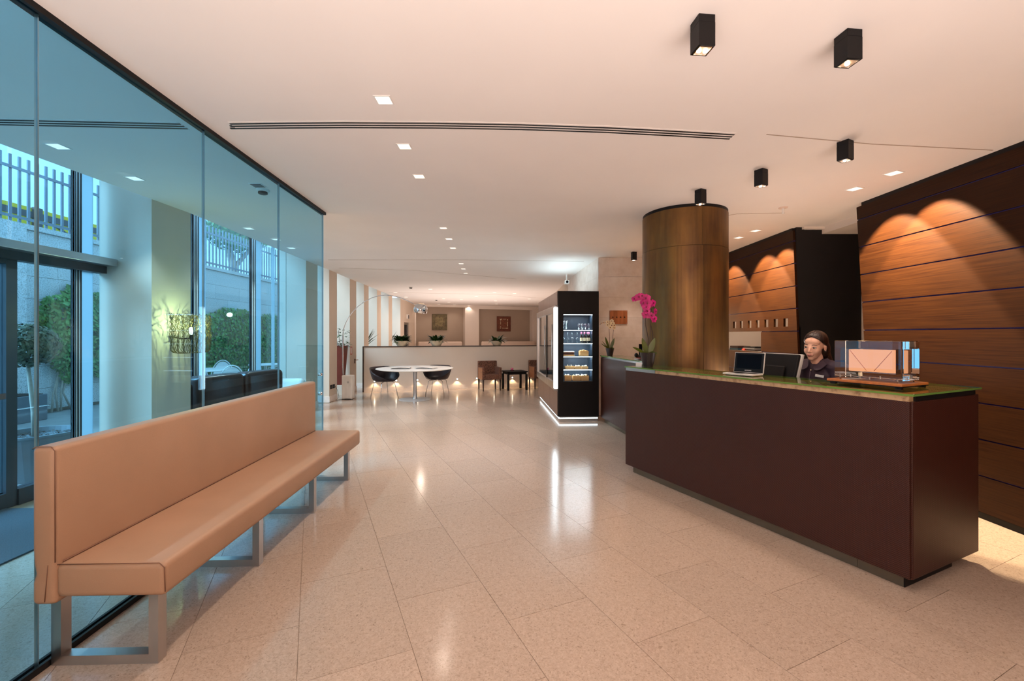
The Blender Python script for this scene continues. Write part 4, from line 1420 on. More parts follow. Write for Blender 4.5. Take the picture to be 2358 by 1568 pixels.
p2_ = (1.555 + 0.165, 7.66 - 0.35)
orchid((1.66, 7.40, 1.1495), 0.86, 'pale ivory orchid in a dark pot on the rear desk', M['ivory'], 1,
       [[(-0.01, 0, 0.13), (-0.008, 0, 0.35), (-0.015, 0, 0.55), (-0.06, 0, 0.66), (-0.13, 0, 0.66), (-0.20, 0, 0.62)],
        [(0.05, 0, 0.2), (0.06, 0, 0.4), (0.07, 0, 0.55), (0.05, 0, 0.66), (0.01, 0, 0.70)]],
       [((-0.17, -0.02, 0.645), (-1, -1, 0), 0.018), ((-0.12, -0.02, 0.655), (-0.5, -1, 0), 0.022), ((-0.05, -0.03, 0.665), CAMF, 0.036), ((-0.02, -0.03, 0.63), CAMF, 0.038), ((-0.05, -0.03, 0.61), CAMF, 0.034),
        ((0.03, -0.03, 0.685), CAMF, 0.038), ((0.05, -0.03, 0.64), CAMF, 0.038), ((0.03, -0.03, 0.60), CAMF, 0.034), ((0.075, -0.03, 0.60), (0.5, -1, 0), 0.032), ((0.0, -0.03, 0.56), CAMF, 0.032), ((0.075, -0.03, 0.55), CAMF, 0.03)],
       [((-0.5, -0.1, 1.2), 0.26, 0.05, -0.3), ((0.4, -0.1, 1.2), 0.23, 0.065, 0.0), ((-1, -0.2, 0.8), 0.2, 0.022, 0.1), ((-0.9, -0.3, 1.0), 0.23, 0.016, 0.0), ((0.3, -0.8, 0.6), 0.12, 0.05, 0.6)], 5)
# desk phone and brochures on the rear desk
ph = thing('telephone', 'black telephone standing on the rear desk behind the magenta orchid', 'telephone', (1.905, 6.43, 1.1495), R2 + R(-20))
MB().hexa([(-0.07, -0.05, 0.0), (0.07, -0.05, 0.0), (0.07, 0.12, 0.0), (-0.07, 0.12, 0.0)], [(-0.07, -0.05, 0.025), (0.07, -0.05, 0.025), (0.07, 0.12, 0.06), (-0.07, 0.12, 0.06)]).build('base', M['black'], ph, bevel=0.004)
MB().box(-0.03, 0.05, 0.08, 0.1, 0.06, 0.22).build('display_panel', M['blackgloss'], ph, bevel=0.004)
MB().ball((-0.07, 0.0, 0.055), (0.03, 0.045, 0.035), 14, 8).build('handset', M['black'], ph, smooth=True)
stack('brochure_stack', 'small stack of brochures before the telephone on the rear desk', 'brochures', 1.83, 6.22, 1.1495, 0.10, 0.14, 0.03, [M['paper'], M['print'], M['paper'], M['booksC']], 4, None, R2)
nc = thing('notice_card', 'small clear card holder beside the magenta orchid pot', 'card holder', dk(0.07, 2.40), ANG + R(-70))
MB().box(-0.035, 0.035, -0.002, 0.002, 0.0, 0.045).build('card', M['paper'], nc)
MB().box(-0.037, 0.037, -0.02, 0.02, 0.0, 0.003).build('holder_base', M['clear'], nc)

# ---- star plaque
pq = thing('plaque', 'square bronze plaque with four dark stars on the marble wall', 'plaque', (1.995, 8.189, 1.838))
MB().box(-0.165, 0.165, -0.018, -0.002, -0.127, 0.127).build('plate', M['copper'], pq, bevel=0.002)
for k in range(4):
    cx = -0.107 + k * 0.0735
    b = MB()
    pts = []
    for q in range(10):
        rr = 0.021 if q % 2 == 0 else 0.009
        a = PI / 2 + q * PI / 5
        pts.append((cx + rr * math.cos(a), 0.0 + rr * math.sin(a)))
    vs = [(x, -0.0195, z) for x, z in pts] + [(x, -0.0181, z) for x, z in pts]
    b._add(vs, [tuple(range(10)), tuple(range(19, 9, -1))] + [(i, (i + 1) % 10, 10 + (i + 1) % 10, 10 + i) for i in range(10)])
    b.build('star', M['black'], pq)
for px in (-0.15, 0.15):
    for pz in (-0.112, 0.112):
        MB().cyl((px, -0.020, pz), (px, -0.018, pz), 0.006, seg=10).build('screw', M['steel'], pq)

# ================================================================== REFRESHMENT CABINET
CBR = R(3.5)
cb = thing('refreshment_cabinet', 'tall black cabinet with lit open shelves and a glass fronted side', 'cabinet', (0.795, 7.54, 0), CBR)
W_, D_, H_ = 0.715, 2.77, 2.265
nx0, nx1, nz0, nz1, nd = 0.095, 0.605, 0.70, 1.862, 0.32
b = MB()
b.box(0, nx0, 0, 0.06, 0.09, H_).box(nx1, W_, 0, 0.06, 0.09, H_).box(nx0, nx1, 0, 0.06, 0.09, nz0).box(nx0, nx1, 0, 0.06, nz1, H_)
b.build('front_panel', M['black'], cb)
navy = mat('dark_blue_shelf_lining', L(40, 54, 70), 0.5, var=0.1)
b = MB()
b.box(nx0 - 0.01, nx0, 0.06, nd, nz0 - 0.01, nz1 + 0.01).box(nx1, nx1 + 0.01, 0.06, nd, nz0 - 0.01, nz1 + 0.01).box(nx0 - 0.01, nx1 + 0.01, nd, nd + 0.01, nz0 - 0.01, nz1 + 0.01).box(nx0, nx1, 0.06, nd, nz0 - 0.01, nz0).box(nx0, nx1, 0.06, nd, nz1, nz1 + 0.01)
b.build('shelf_recess', navy, cb)
b = MB()
b.box(0.02, W_, nd + 0.02, D_, 0.09, H_).box(0.62, W_, 0.06, nd + 0.02, 0.09, H_).box(0.02, 0.08, 0.065, nd + 0.02, 0.09, H_).box(0.08, 0.62, 0.065, nd + 0.02, nz1 + 0.015, H_).box(0.08, 0.62, 0.065, nd + 0.02, 0.09, nz0 - 0.015)
b.build('carcass', M['black'], cb)
SH = [0.705, 0.915, 1.143, 1.372, 1.602]
for k, z in enumerate(SH):
    if k:
        MB().box(nx0, nx1, 0.012, nd, z - 0.012, z).build('shelf', M['clear'], cb)
        MB().box(nx0, nx1, 0.012, 0.028, z - 0.023, z - 0.0125).build('led_strip', M['ledlow'], cb)
MB().box(nx0, nx1, 0.012, 0.028, nz1 - 0.012, nz1 - 0.0005).build('led_strip', M['ledlow'], cb)
for z in SH:
    q = Matrix.Rotation(CBR, 4, 'Z') @ Vector(((nx0 + nx1) / 2, 0.10, 0))
    o = area('shelf_led', (0.795 + q.x, 7.54 + q.y, z + 0.205 if z < 1.6 else z + 0.25), (0.48, 0.05), 1.6, (0.78, 0.92, 1.0), (0, 0, CBR))
# side face: upper and lower metal panels, steel framed window, glowing corner strip
sidem = mat('bronze_grey_panel', L(150, 124, 112), 0.35, 0.6, var=0.06)
for ya, yb in ((0.065, 0.95), (0.955, 1.86), (1.865, D_)):
    MB().box(-0.004, 0.018, ya, yb, 0.09, 0.52).build('side_panel', sidem, cb)
    MB().box(-0.004, 0.018, ya, yb, 2.03, H_).build('side_panel', sidem, cb)
MB().box(-0.004, 0.018, 0.065, 0.125, 0.53, 2.02).build('side_panel', sidem, cb)
MB().box(-0.058, -0.005, 0.012, 0.11, 0.575, 1.985).build('led_column', M['led'], cb)
b = MB()
b.box(-0.045, 0.018, 0.13, 0.30, 0.53, 2.02).box(-0.045, 0.018, 2.62, D_, 0.53, 2.02).box(-0.045, 0.018, 0.30, 2.62, 1.90, 2.02).box(-0.045, 0.018, 0.30, 2.62, 0.53, 0.66)
b.build('steel_frame', M['steel'], cb, bevel=0.004)
MB().box(-0.03, 0.018, 1.20, 1.26, 0.66, 1.90).build('divider', M['black'], cb)
for ya, yb in ((0.30, 1.20), (1.26, 2.62)):
    MB().box(-0.02, -0.012, ya, yb, 0.66, 1.90).build('glass_door', M['clear'], cb)
MB().box(0.0, 0.015, 0.30, 2.62, 0.66, 1.90).build('cooler_back', navy, cb)
for ya in (0.42, 1.40):
    MB().tube([(-0.04, ya, 0.9), (-0.04, ya, 1.7)], 0.012, 8).build('door_handle', M['steel'], cb, smooth=True)
b = MB()
b.box(0.03, W_ - 0.01, 0.03, 0.05, 0.0, 0.088).box(0.03, 0.05, 0.05, D_ - 0.05, 0.0, 0.088)
b.build('plinth', M['alu'], cb)
MB().box(0.035, W_ - 0.015, 0.022, 0.0295, 0.05, 0.066).build('led_strip', M['led'], cb)
MB().box(0.022, 0.0295, 0.03, D_ - 0.1, 0.05, 0.066).build('led_strip', M['led'], cb)
q = Matrix.Rotation(CBR, 4, 'Z') @ Vector((-0.064, 0.06, 0))
area('led_column_light', (0.795 + q.x, 7.54 + q.y, 1.27), (0.08, 1.38), 5, (0.78, 0.93, 1.0), (R(90), 0, R(-90) + CBR))

def cbp(x, y, z):
    q = Matrix.Rotation(CBR, 4, 'Z') @ Vector((x, y, 0))
    return (0.795 + q.x, 7.54 + q.y, z)
def tumbler(x, y, z, r, h, label, group):
    t = MB().lathe([(0, 0.0), (r * 0.86, 0.0), (r, h), (r * 0.94, h), (r * 0.8, 0.008), (0, 0.008)], seg=14).build('drinking_glass', M['clear'], None, smooth=True, loc=cbp(x, y, z))
    return tag(t, label, 'glass', group)
for k, x in enumerate((0.115, 0.165)):
    tumbler(x, 0.10, SH[4] + 0.001, 0.022, 0.15, 'tall glass on the top lit shelf, %s from the left' % ORD[k], 'tall glasses on the top shelf')
for k, x in enumerate((0.385, 0.445, 0.505, 0.565)):
    tumbler(x, 0.10, SH[4] + 0.001, 0.027, 0.10, 'short tumbler at the right of the top lit shelf, %s of four' % ORD[k], 'short tumblers on the top shelf')
for k, x in enumerate((0.115, 0.19, 0.27, 0.36)):
    g_ = thing('wine_glass', 'upturned wine glass on the second lit shelf, %s from the left' % ORD[k], 'glass', cbp(x, 0.12, SH[3] + 0.001), 0, 'wine glasses on the second shelf')
    MB().lathe([(0.030, 0), (0.036, 0.045), (0.022, 0.085), (0.004, 0.095)], seg=14).build('glass_bowl', M['clear'], g_, smooth=True)
    MB().lathe([(0.004, 0.095), (0.004, 0.165), (0.03, 0.172), (0, 0.174)], seg=12).build('stem', M['clear'], g_, smooth=True)
for k, x in enumerate((0.43, 0.485, 0.54, 0.59)):
    if k == 3:
        lab = 'small dark bottle at the right edge of the second lit shelf'
    else:
        lab = 'small dark bottle with a pink cap on the second lit shelf, %s from the left' % ORD[k]
    g_ = thing('bottle', lab, 'bottle', cbp(x - (0.012 if k == 3 else 0), 0.10 + (0.05 if k == 3 else 0), SH[3] + 0.001), 0, 'bottles on the second shelf')
    MB().lathe([(0, 0), (0.023, 0), (0.024, 0.10), (0.010, 0.13), (0.010, 0.155), (0, 0.155)], seg=14).build('glass_body', M['bottle'], g_, smooth=True)
    MB().lathe([(0.0245, 0.03), (0.0248, 0.085)], seg=14).build('label_band', M['label'], g_)
    MB().lathe([(0, 0.186), (0.012, 0.185), (0.013, 0.155), (0, 0.155)], seg=12).build('cap', M['pinkcap'], g_)
stack('menu_stack', 'stack of brown menus at the left of the third lit shelf', 'menus', *cbp(0.20, 0.14, SH[2] + 0.001), 0.20, 0.18, 0.075, [M['woodbox'], M['tray'], M['booksB'], M['tray'], M['paper']], 5, None, CBR)
def wbox(name, label, x, z, sx, sy, h, fillm, nfill, cat='box'):
    t = thing(name, label, cat, cbp(x, 0.13, z + 0.001), CBR)
    b = MB()
    th = 0.006
    b.box(-sx / 2, sx / 2, -sy / 2, sy / 2, 0, th).box(-sx / 2, sx / 2, -sy / 2, -sy / 2 + th, th, h).box(-sx / 2, sx / 2, sy / 2 - th, sy / 2, th, h).box(-sx / 2, -sx / 2 + th, -sy / 2 + th, sy / 2 - th, th, h).box(sx / 2 - th, sx / 2, -sy / 2 + th, sy / 2 - th, th, h)
    b.build('box_body', M['woodbox'], t)
    rnd = random.Random(int(x * 100 + z * 10))
    for k in range(nfill):
        fx = -sx / 2 + 0.016 + (sx - 0.032) * (k + 0.5) / nfill
        MB().box(fx - 0.008, fx + 0.008, -sy / 2 + 0.012, sy / 2 - 0.012, th, h + rnd.uniform(0.005, 0.022)).build('sachet', fillm[k % len(fillm)], t)
    return t
wbox('wooden_box', 'pale closed box at the right of the third lit shelf', 0.475, SH[2], 0.15, 0.14, 0.08, [M['woodbox']], 7)
tb = wbox('wooden_tray', 'wooden tray of tiny bottles on the fourth lit shelf', 0.22, SH[1], 0.155, 0.12, 0.04, [M['paper']], 0, 'tray')
for k in range(5):
    b = MB()
    b.lathe([(0, 0.006), (0.010, 0.006), (0.010, 0.05), (0.004, 0.058), (0.004, 0.07), (0, 0.07)], (-0.06 + 0.03 * k, -0.02, 0), 8)
    b.build('tiny_bottle', M['label'] if k % 2 else M['clear'], tb)
wbox('wooden_box', 'low box with paper sachets, middle of the fourth lit shelf', 0.37, SH[1], 0.105, 0.11, 0.035, [M['paper'], M['label']], 4)
wbox('wooden_box', 'low box with paper sachets at the right of the fourth lit shelf', 0.49, SH[1], 0.11, 0.11, 0.035, [M['label'], M['paper']], 4)
wbox('wooden_box', 'wooden box packed with sachets at the left of the bottom lit shelf', 0.19, SH[0], 0.115, 0.12, 0.09, [M['paper'], M['booksB'], M['label']], 5)
wbox('wooden_box', 'wooden box packed with sachets, middle of the bottom lit shelf', 0.345, SH[0], 0.135, 0.12, 0.085, [M['label'], M['tray'], M['paper']], 6)
wbox('wooden_box', 'wooden box packed with sachets at the right of the bottom lit shelf', 0.49, SH[0], 0.135, 0.12, 0.085, [M['paper'], M['label'], M['booksB']], 6)

# ================================================================== LOUNGE
# step lights in the low wall
px_step = [862.6, 912.6, 961.4, 1006.8, 1052.7, 1097.9, 1138, 1179.7, 1219.8]
for k, u in enumerate(px_step):
    p = on_part(u, -0.0, 0.285)
    t = thing('step_light', 'small bright step light in the low wall, %s from the left' % ORD[k], 'step light', p, pang, 'step lights in the low wall')
    MB().cyl((0, -0.001, 0), (0, -0.012, 0), 0.026, seg=14).build('rim', M['steel'], t)
    MB().cyl((0, -0.0121, 0), (0, -0.022, 0), 0.017, 0.012, seg=12).build('bulb', M['bulb'], t)
    q = on_part(u, -0.05, 0.275)
    spot('step_beam', q, 2.6, (1.0, 0.72, 0.42), 120, 0.4, (R(-14), 0, pang), 0.015)

def bowl_plant(u, w_, h_, label, seed, nleaf, droopy):
    p = on_part(u, 0.11, 1.2072)
    t = thing('planter_bowl', label, 'planter', p, 0, 'planter bowls on the low wall')
    MB().lathe([(0, 0), (w_ * 0.27, 0), (w_ * 0.40, h_ * 0.45), (w_ * 0.5, h_), (w_ * 0.475, h_), (w_ * 0.42, h_ * 0.75), (0, h_ * 0.75)], seg=32).build('bowl', M['bowl'], t, smooth=False)
    MB().lathe([(0, h_ * 0.78), (w_ * 0.43, h_ * 0.78), (w_ * 0.43, h_ * 0.76)], seg=20).build('soil', M['soil'], t)
    rnd = random.Random(seed)
    b = MB()
    for k in range(nleaf):
        a = rnd.uniform(0, 2 * PI)
        rr = w_ * 0.33 * math.sqrt(rnd.random())
        e = rnd.uniform(0.3, 2.2)
        d = (math.cos(a), math.sin(a), e)
        b.leaf((rr * math.cos(a), rr * math.sin(a), h_ * 0.76 + rnd.uniform(0, 0.05)), d, rnd.uniform(0.14, 0.24), rnd.uniform(0.06, 0.09), droopy * rnd.uniform(0.6, 1.6), 4)
    b.build('foliage', M['leafdk'], t, kind='stuff', flip=False)
    return t
bowl_plant(925, 0.40, 0.145, 'ivory bowl with the fullest dark green plant, left on the low wall', 1, 130, 0.8)
bowl_plant(1006, 0.40, 0.145, 'ivory bowl with a dense dark green plant, middle of the low wall', 2, 100, 0.7)
bowl_plant(1146, 0.37, 0.135, 'ivory bowl with a sparse spreading plant, right on the low wall', 3, 55, 1.0)

# panels hung in the niches
def art(u0, u1, v0, v1, label, base, dots, seed):
    s0, s1 = far_s(u0), far_s(u1)
    sc_ = (s0 + s1) / 2
    Pm = FA + (FB - FA) / flen * sc_
    Y = Pm.y + 0.3
    z1, z0 = 1.5 + (772 - v0) * Y / 1005, 1.5 + (772 - v1) * Y / 1005
    nrm = Vector((-math.sin(fang), math.cos(fang)))
    c = Pm + nrm * 0.349
    t = thing('wall_panel', label, 'wall art', (c.x, c.y, (z0 + z1) / 2), fang)
    hw, hh = (s1 - s0) / 2, (z1 - z0) / 2
    MB().box(-hw, hw, -0.05, -0.002, -hh, hh).build('panel', base, t, bevel=0.015)
    MB().box(-hw * 0.62, hw * 0.62, -0.056, -0.051, -hh * 0.62, hh * 0.68).build('inner_field', dots[0], t)
    rnd = random.Random(seed)
    for k in range(26):
        e = k // 7
        q = (k % 7) / 6.0 * 1.1 - 0.55
        x, z = [(-0.5, q), (0.52, q), (q, -0.58), (q, 0.62)][min(e, 3)]
        if rnd.random() < 0.2:
            continue
        s_ = rnd.uniform(0.03, 0.055) * hw * 2
        MB().box(x * hw - s_ / 2, x * hw + s_ / 2, -0.062, -0.0562, z * hh - s_ / 2, z * hh + s_ / 2).build('relief_block', dots[1], t)
    return t
artA = mat('olive_patina', L(96, 84, 56), 0.6, var=0.45, scale=7, detail=7)
artAi = mat('pale_olive', L(122, 108, 74), 0.6, var=0.35, scale=12, detail=7)
artB = mat('rust_patina', L(106, 54, 36), 0.6, var=0.4, scale=8, detail=7)
artBi = mat('rust_field', L(120, 68, 46), 0.6, var=0.5, scale=16, detail=7)
art(998, 1033, 723.5, 760, 'square olive patinated relief panel in the left niche', artA, (artAi, M['booksB']), 4)
art(1149, 1181, 728.5, 763, 'square rust red relief panel in the right niche', artB, (artBi, M['label']), 6)
def banq(u0, u1, label):
    s0, s1 = far_s(u0), far_s(u1)
    P0 = FA + (FB - FA) / flen * s0
    nrm = Vector((-math.sin(fang), math.cos(fang)))
    P0 = P0 - nrm * 0.75
    t = thing('banquette', label, 'banquette', (P0.x, P0.y, 0), fang)
    ln = s1 - s0
    MB().box(0, ln, 0, 0.70, 0.08, 0.46).build('seat', M['cream'], t, bevel=0.05, seg=3, smooth=True)
    MB().box(0, ln, 0.48, 0.74, 0.44, 1.20).build('backrest', M['cream'], t, bevel=0.07, seg=3, smooth=True)
    MB().box(0.05, ln - 0.05, 0.08, 0.66, 0.0, 0.08).build('base', M['darktrim'], t)
banq(961, 1062, 'cream banquette below the left niche')
banq(1107, 1229, 'cream banquette below the right niche')

# arc lamp
al_ = thing('arc_floor_lamp', 'arc floor lamp with a white marble block base and chrome dome', 'floor lamp', (-3.87, 10.32, 0))
MB().box(-0.122, 0.122, -0.10, 0.10, 0.0, 0.56).build('base', M['marble'], al_, bevel=0.018)
MB().cyl((0.03, -0.101, 0.40), (0.03, -0.108, 0.40), 0.022).build('hole_ring', M['steel'], al_)
def apx(u, v):
    return ((u - 1179) * 0.01027 + 3.87, 0.0, 1.5 + (772 - v) * 0.01027)
MB().tube([(-0.12 + 0.0, 0.0, 0.56), apx(789.6, 845), apx(789.5, 772)], 0.016, 10).build('pole', M['alu'], al_, smooth=True)
arcp = [(789.5, 772), (791, 758), (796, 744), (804, 729), (814, 716), (826, 704), (840, 694), (856, 686), (872, 681), (888, 679.5), (904, 681), (920, 685), (936, 691), (950, 698.5), (962, 706)]
MB().tube([apx(*p) for p in arcp], 0.009, 10).build('arm', M['chrome'], al_, smooth=True)
hx = apx(968.5, 713)
hm = Matrix.Rotation(R(8), 3, 'Y')
prof = []
for k in range(13):
    a = R(-32) + (PI / 2 - R(-32)) * k / 12
    prof.append((0.165 * math.cos(a), 0.15 * math.sin(a)))
MB().lathe(prof[:-3], hx, 28, hm).build('shade', M['chrome'], al_, smooth=True)
MB().lathe([(r_ * 1.0, z_) for r_, z_ in prof[-4:-1]] + [(0, 0.15)], hx, 28, hm).build('vented_cap', mat('vented_cap', L(235, 205, 165), 0.3, 0.3, var=0.3, scale=50, emit=0.25, ecol=L(255, 214, 160)), al_, smooth=True)
MB().ball((hx[0], 0, hx[2] - 0.03), 0.045, 12, 8).build('bulb', M['down'], al_, smooth=True)
point('arc_lamp_light', (-3.87 + hx[0], 10.32, hx[2] - 0.12), 4, WARM, 0.05)
b = MB()
b.tube([(0.12, -0.14, 0.006), (0.02, -0.17, 0.006), (-0.10, -0.14, 0.006), (0.0, -0.12, 0.012), (0.10, -0.13, 0.012), (0.16, -0.15, 0.006)], 0.006, 6)
b.build('cord', M['black'], al_, smooth=True)
cordp = [(-4.105, 10.12, 0.33), (-4.07, 10.2, 0.2), (-4.02, 10.14, 0.06), (-4.06, 10.05, 0.008), (-4.0, 10.15, 0.008), (-3.95, 10.2, 0.008)]
tag(MB().tube(cordp, 0.005, 6).build('power_cord', M['greyband'], None, smooth=True), 'thin grey cord hanging from the right black socket', 'cord')
for k, y in enumerate((9.86, 10.03)):
    t = thing('wall_socket', ('left' if k == 0 else 'right') + ' black wall socket low on the beige pier by the arc lamp', 'socket', (xw(y), y, 0.33))
    MB().box(0.001, 0.012, -0.055, 0.055, -0.045, 0.045).build('cover_plate', M['black'], t, bevel=0.002)
    for yy in (-0.02, 0.02):
        MB().cyl((0.0122, yy, 0), (0.0145, yy, 0), 0.012, seg=10).build('outlet', M['greyband'], t)

# table, newspapers, two shell chairs
tb_ = thing('pedestal_table', 'large white round pedestal table with newspapers on it', 'table', (-2.27, 10.22, 0))
MB().lathe([(0, 0.70), (0.80, 0.703), (0.885, 0.722), (0.89, 0.729), (0.885, 0.733), (0, 0.733)], seg=56).build('tabletop', M['white'], tb_)
MB().lathe([(0.042, 0.70), (0.04, 0.3), (0.042, 0.12), (0.055, 0.03), (0.06, 0.018)], seg=24).build('column', M['alu'], tb_, smooth=True)
MB().lathe([(0, 0), (0.375, 0), (0.375, 0.006), (0.06, 0.018), (0, 0.018)], seg=48).build('base', mat('grey_white_base', L(196, 190, 188), 0.35), tb_)
def newspaper(x, y, rz, label, seed):
    t = thing('newspaper', label, 'newspaper', (x, y, 0.7335), rz, 'newspapers on the round table')
    rnd = random.Random(seed)
    for k in range(4):
        j = rnd.uniform(-0.02, 0.02)
        b = MB()
        n = 8
        for q in range(n):
            x0, x1 = -0.21 + 0.42 * q / n, -0.21 + 0.42 * (q + 1) / n
            h = lambda xx: 0.003 + k * 0.006 + 0.012 * math.sin((xx + 0.21) / 0.42 * PI) * (1 if k > 1 else 0.3)
            b.hexa([(x0 + j, -0.15, h(x0) - 0.0025), (x1 + j, -0.15, h(x1) - 0.0025), (x1 + j, 0.15, h(x1) - 0.0025), (x0 + j, 0.15, h(x0) - 0.0025)], [(x0 + j, -0.15, h(x0)), (x1 + j, -0.15, h(x1)), (x1 + j, 0.15, h(x1)), (x0 + j, 0.15, h(x0))])
        b.build('page', M['paper'] if k % 2 else M['print'], t)
newspaper(-2.55, 10.05, R(10), 'newspapers lying at the left of the round table', 1)
newspaper(-1.98, 10.1, R(-14), 'newspapers lying at the right of the round table', 2)

def shell_chair(x, y, rz, label):
    """bucket shell open toward -Y on four thin legs"""
    t = thing('shell_chair', label, 'chair', (x, y, 0), rz, 'dark shell chairs at the round table')
    b = MB()
    n, mth = 32, 9
    rows = []
    for i in range(mth + 1):
        f = i / mth
        ring = []
        for k in range(n):
            a = 2 * PI * k / n
            back_ = (1 + math.sin(a)) / 2                     # 1 at +Y (the back), 0 at the front
            rim = 0.03 + 0.35 * (back_ ** 0.75) if back_ > 0.02 else 0.03
            rim = min(rim, 0.335)
            rad = 0.03 + (0.20 - 0.03) * min(1, f / 0.35)
            if f > 0.35:
                g_ = (f - 0.35) / 0.65
                rad = 0.20 + 0.115 * g_ ** 0.6
                z = 0.40 + rim * g_ ** 1.3
            else:
                z = 0.39 + 0.01 * (f / 0.35)
            ex = 1.12
            ring.append(b.bm.verts.new((rad * ex * math.cos(a), rad * math.sin(a) * (1.0 if math.sin(a) > 0 else 1.12), z)))
        rows.append(ring)
    for A, B in zip(rows, rows[1:]):
        for k in range(n):
            b.bm.faces.new((A[k], A[(k + 1) % n], B[(k + 1) % n], B[k]))
    b.bm.faces.new(rows[0])
    o = b.build('shell', mat('dark_shell', L(44, 36, 42), 0.35, var=0.1), t, smooth=True)
    s_ = o.modifiers.new('thick', 'SOLIDIFY')
    s_.thickness = 0.022
    MB().lathe([(0, 0.425), (0.18, 0.42), (0.19, 0.405), (0, 0.4)], seg=24).build('seat_pad', M['trouser'], t, smooth=True)
    for sx in (-1, 1):
        for sy in (-1, 1):
            MB().tube([(0.05 * sx, 0.05 * sy, 0.385), (0.15 * sx, 0.14 * sy, 0.38), (0.175 * sx, 0.165 * sy, 0.36), (0.24 * sx, 0.225 * sy, 0.0)], 0.008, 8).build('leg', M['chrome'], t, smooth=True)
    return t
shell_chair(-3.07, 10.5, R(48), 'dark shell chair at the left of the round table')
shell_chair(-1.87, 10.95, R(-8), 'dark shell chair behind the right side of the round table')

def armchair(x, y, rz, label):
    t = thing('armchair', label, 'armchair', (x, y, 0), rz, 'brown woven armchairs by the low wall')
    w2_, d2_ = 0.27, 0.25
    MB().box(-w2_ + 0.072, w2_ - 0.072, -d2_ + 0.01, d2_ - 0.09, 0.30, 0.44).build('seat', M['rattan'], t, bevel=0.012)
    MB().box(-w2_ + 0.0, w2_ - 0.0, d2_ - 0.09, d2_, 0.30, 0.79).build('backrest', M['rattan'], t, bevel=0.015)
    for sx in (-1, 1):
        xa, xb = sorted((sx * w2_, sx * (w2_ - 0.07)))
        MB().box(xa, xb, -d2_, d2_ - 0.091, 0.30, 0.63).build('armrest', M['rattan'], t, bevel=0.01)
        xo = sx * (w2_ + 0.001)
        MB().box(min(xo, xo + sx * 0.004), max(xo, xo + sx * 0.004), -d2_ + 0.012, d2_ - 0.10, 0.31, 0.62).build('side_panel', M['rattanside'], t)
        for yy in (-d2_ + 0.03, d2_ - 0.03):
            MB().hexa([(sx * (w2_ - 0.03) - 0.013, yy - 0.013, 0), (sx * (w2_ - 0.03) + 0.013, yy - 0.013, 0), (sx * (w2_ - 0.03) + 0.013, yy + 0.013, 0), (sx * (w2_ - 0.03) - 0.013, yy + 0.013, 0)],
                      [(sx * (w2_ - 0.03) - 0.02, yy - 0.02, 0.30), (sx * (w2_ - 0.03) + 0.02, yy - 0.02, 0.30), (sx * (w2_ - 0.03) + 0.02, yy + 0.02, 0.30), (sx * (w2_ - 0.03) - 0.02, yy + 0.02, 0.30)]).build('leg', M['darktrim'], t)
    return t
armchair(-0.62, 11.98, R(20), 'brown woven armchair left of the small black table')
armchair(0.80, 12.40, R(18), 'brown woven armchair partly hidden by the black cabinet')
st = thing('side_table', 'small black square table between the brown armchairs', 'table', (0.07, 12.13, 0), R(20))
MB().box(-0.30, 0.30, -0.26, 0.26, 0.485, 0.515).build('tabletop', M['black'], st, bevel=0.006)
MB().box(-0.27, 0.27, -0.23, 0.23, 0.43, 0.484).build('apron', M['black'], st)
for sx in (-1, 1):
    for sy in (-1, 1):
        MB().box(sx * 0.265 - 0.028, sx * 0.265 + 0.028, sy * 0.225 - 0.028, sy * 0.225 + 0.028, 0, 0.43).build('leg', M['black'], st, bevel=0.004)
cd = thing('candle_holder', 'small pink glass candle holder on the black table', 'candle', (0.0, 12.12, 0.5155))
MB().lathe([(0, 0), (0.06, 0), (0.06, 0.012), (0, 0.012)], seg=16).build('dish', M['black'], cd)
MB().lathe([(0, 0.0125), (0.035, 0.0125), (0.04, 0.075), (0.034, 0.075), (0.03, 0.02), (0, 0.02)], seg=16).build('cup', M['pinkcap'], cd, smooth=True)

# tall planter in the first bay, sword leaved plants farther on
tpn = thing('tall_planter', 'tall tapering red brown planter with a leafy plant by the arc lamp', 'planter', (-4.33, 11.02, 0))
MB().box(-0.14, 0.14, -0.14, 0.14, 0, 0.25).build('plinth', M['wallb'], tpn)
MB().hexa([(-0.075, -0.075, 0.25), (0.075, -0.075, 0.25), (0.075, 0.075, 0.25), (-0.075, 0.075, 0.25)], [(-0.14, -0.14, 1.24), (0.14, -0.14, 1.24), (0.14, 0.14, 1.24), (-0.14, 0.14, 1.24)]).build('pot', M['redpot'], tpn, bevel=0.006)
rnd = random.Random(12)
b = MB()
for k in range(60):
    a = rnd.uniform(0, 2 * PI)
    hgt = rnd.choice([rnd.uniform(-0.05, 0.12), rnd.uniform(0.2, 0.42), rnd.uniform(0.02, 0.15)])
    b.leaf((0.11 * math.cos(a) + 0.05, 0.11 * math.sin(a), 1.22 + hgt), (math.cos(a), math.sin(a), rnd.uniform(0.1, 0.9)), rnd.uniform(0.08, 0.15), 0.055, 0.9, 4)
b.build('foliage', M['leafdk'], tpn, kind='stuff', flip=False)
MB().tube([(0, 0, 1.2), (-0.03, 0, 1.4), (-0.05, 0, 1.62)], 0.006, 5).tube([(0.03, 0, 1.2), (0.1, 0, 1.25), (0.14, 0, 1.15)], 0.005, 5).build('stem', M['stem'], tpn, smooth=True)
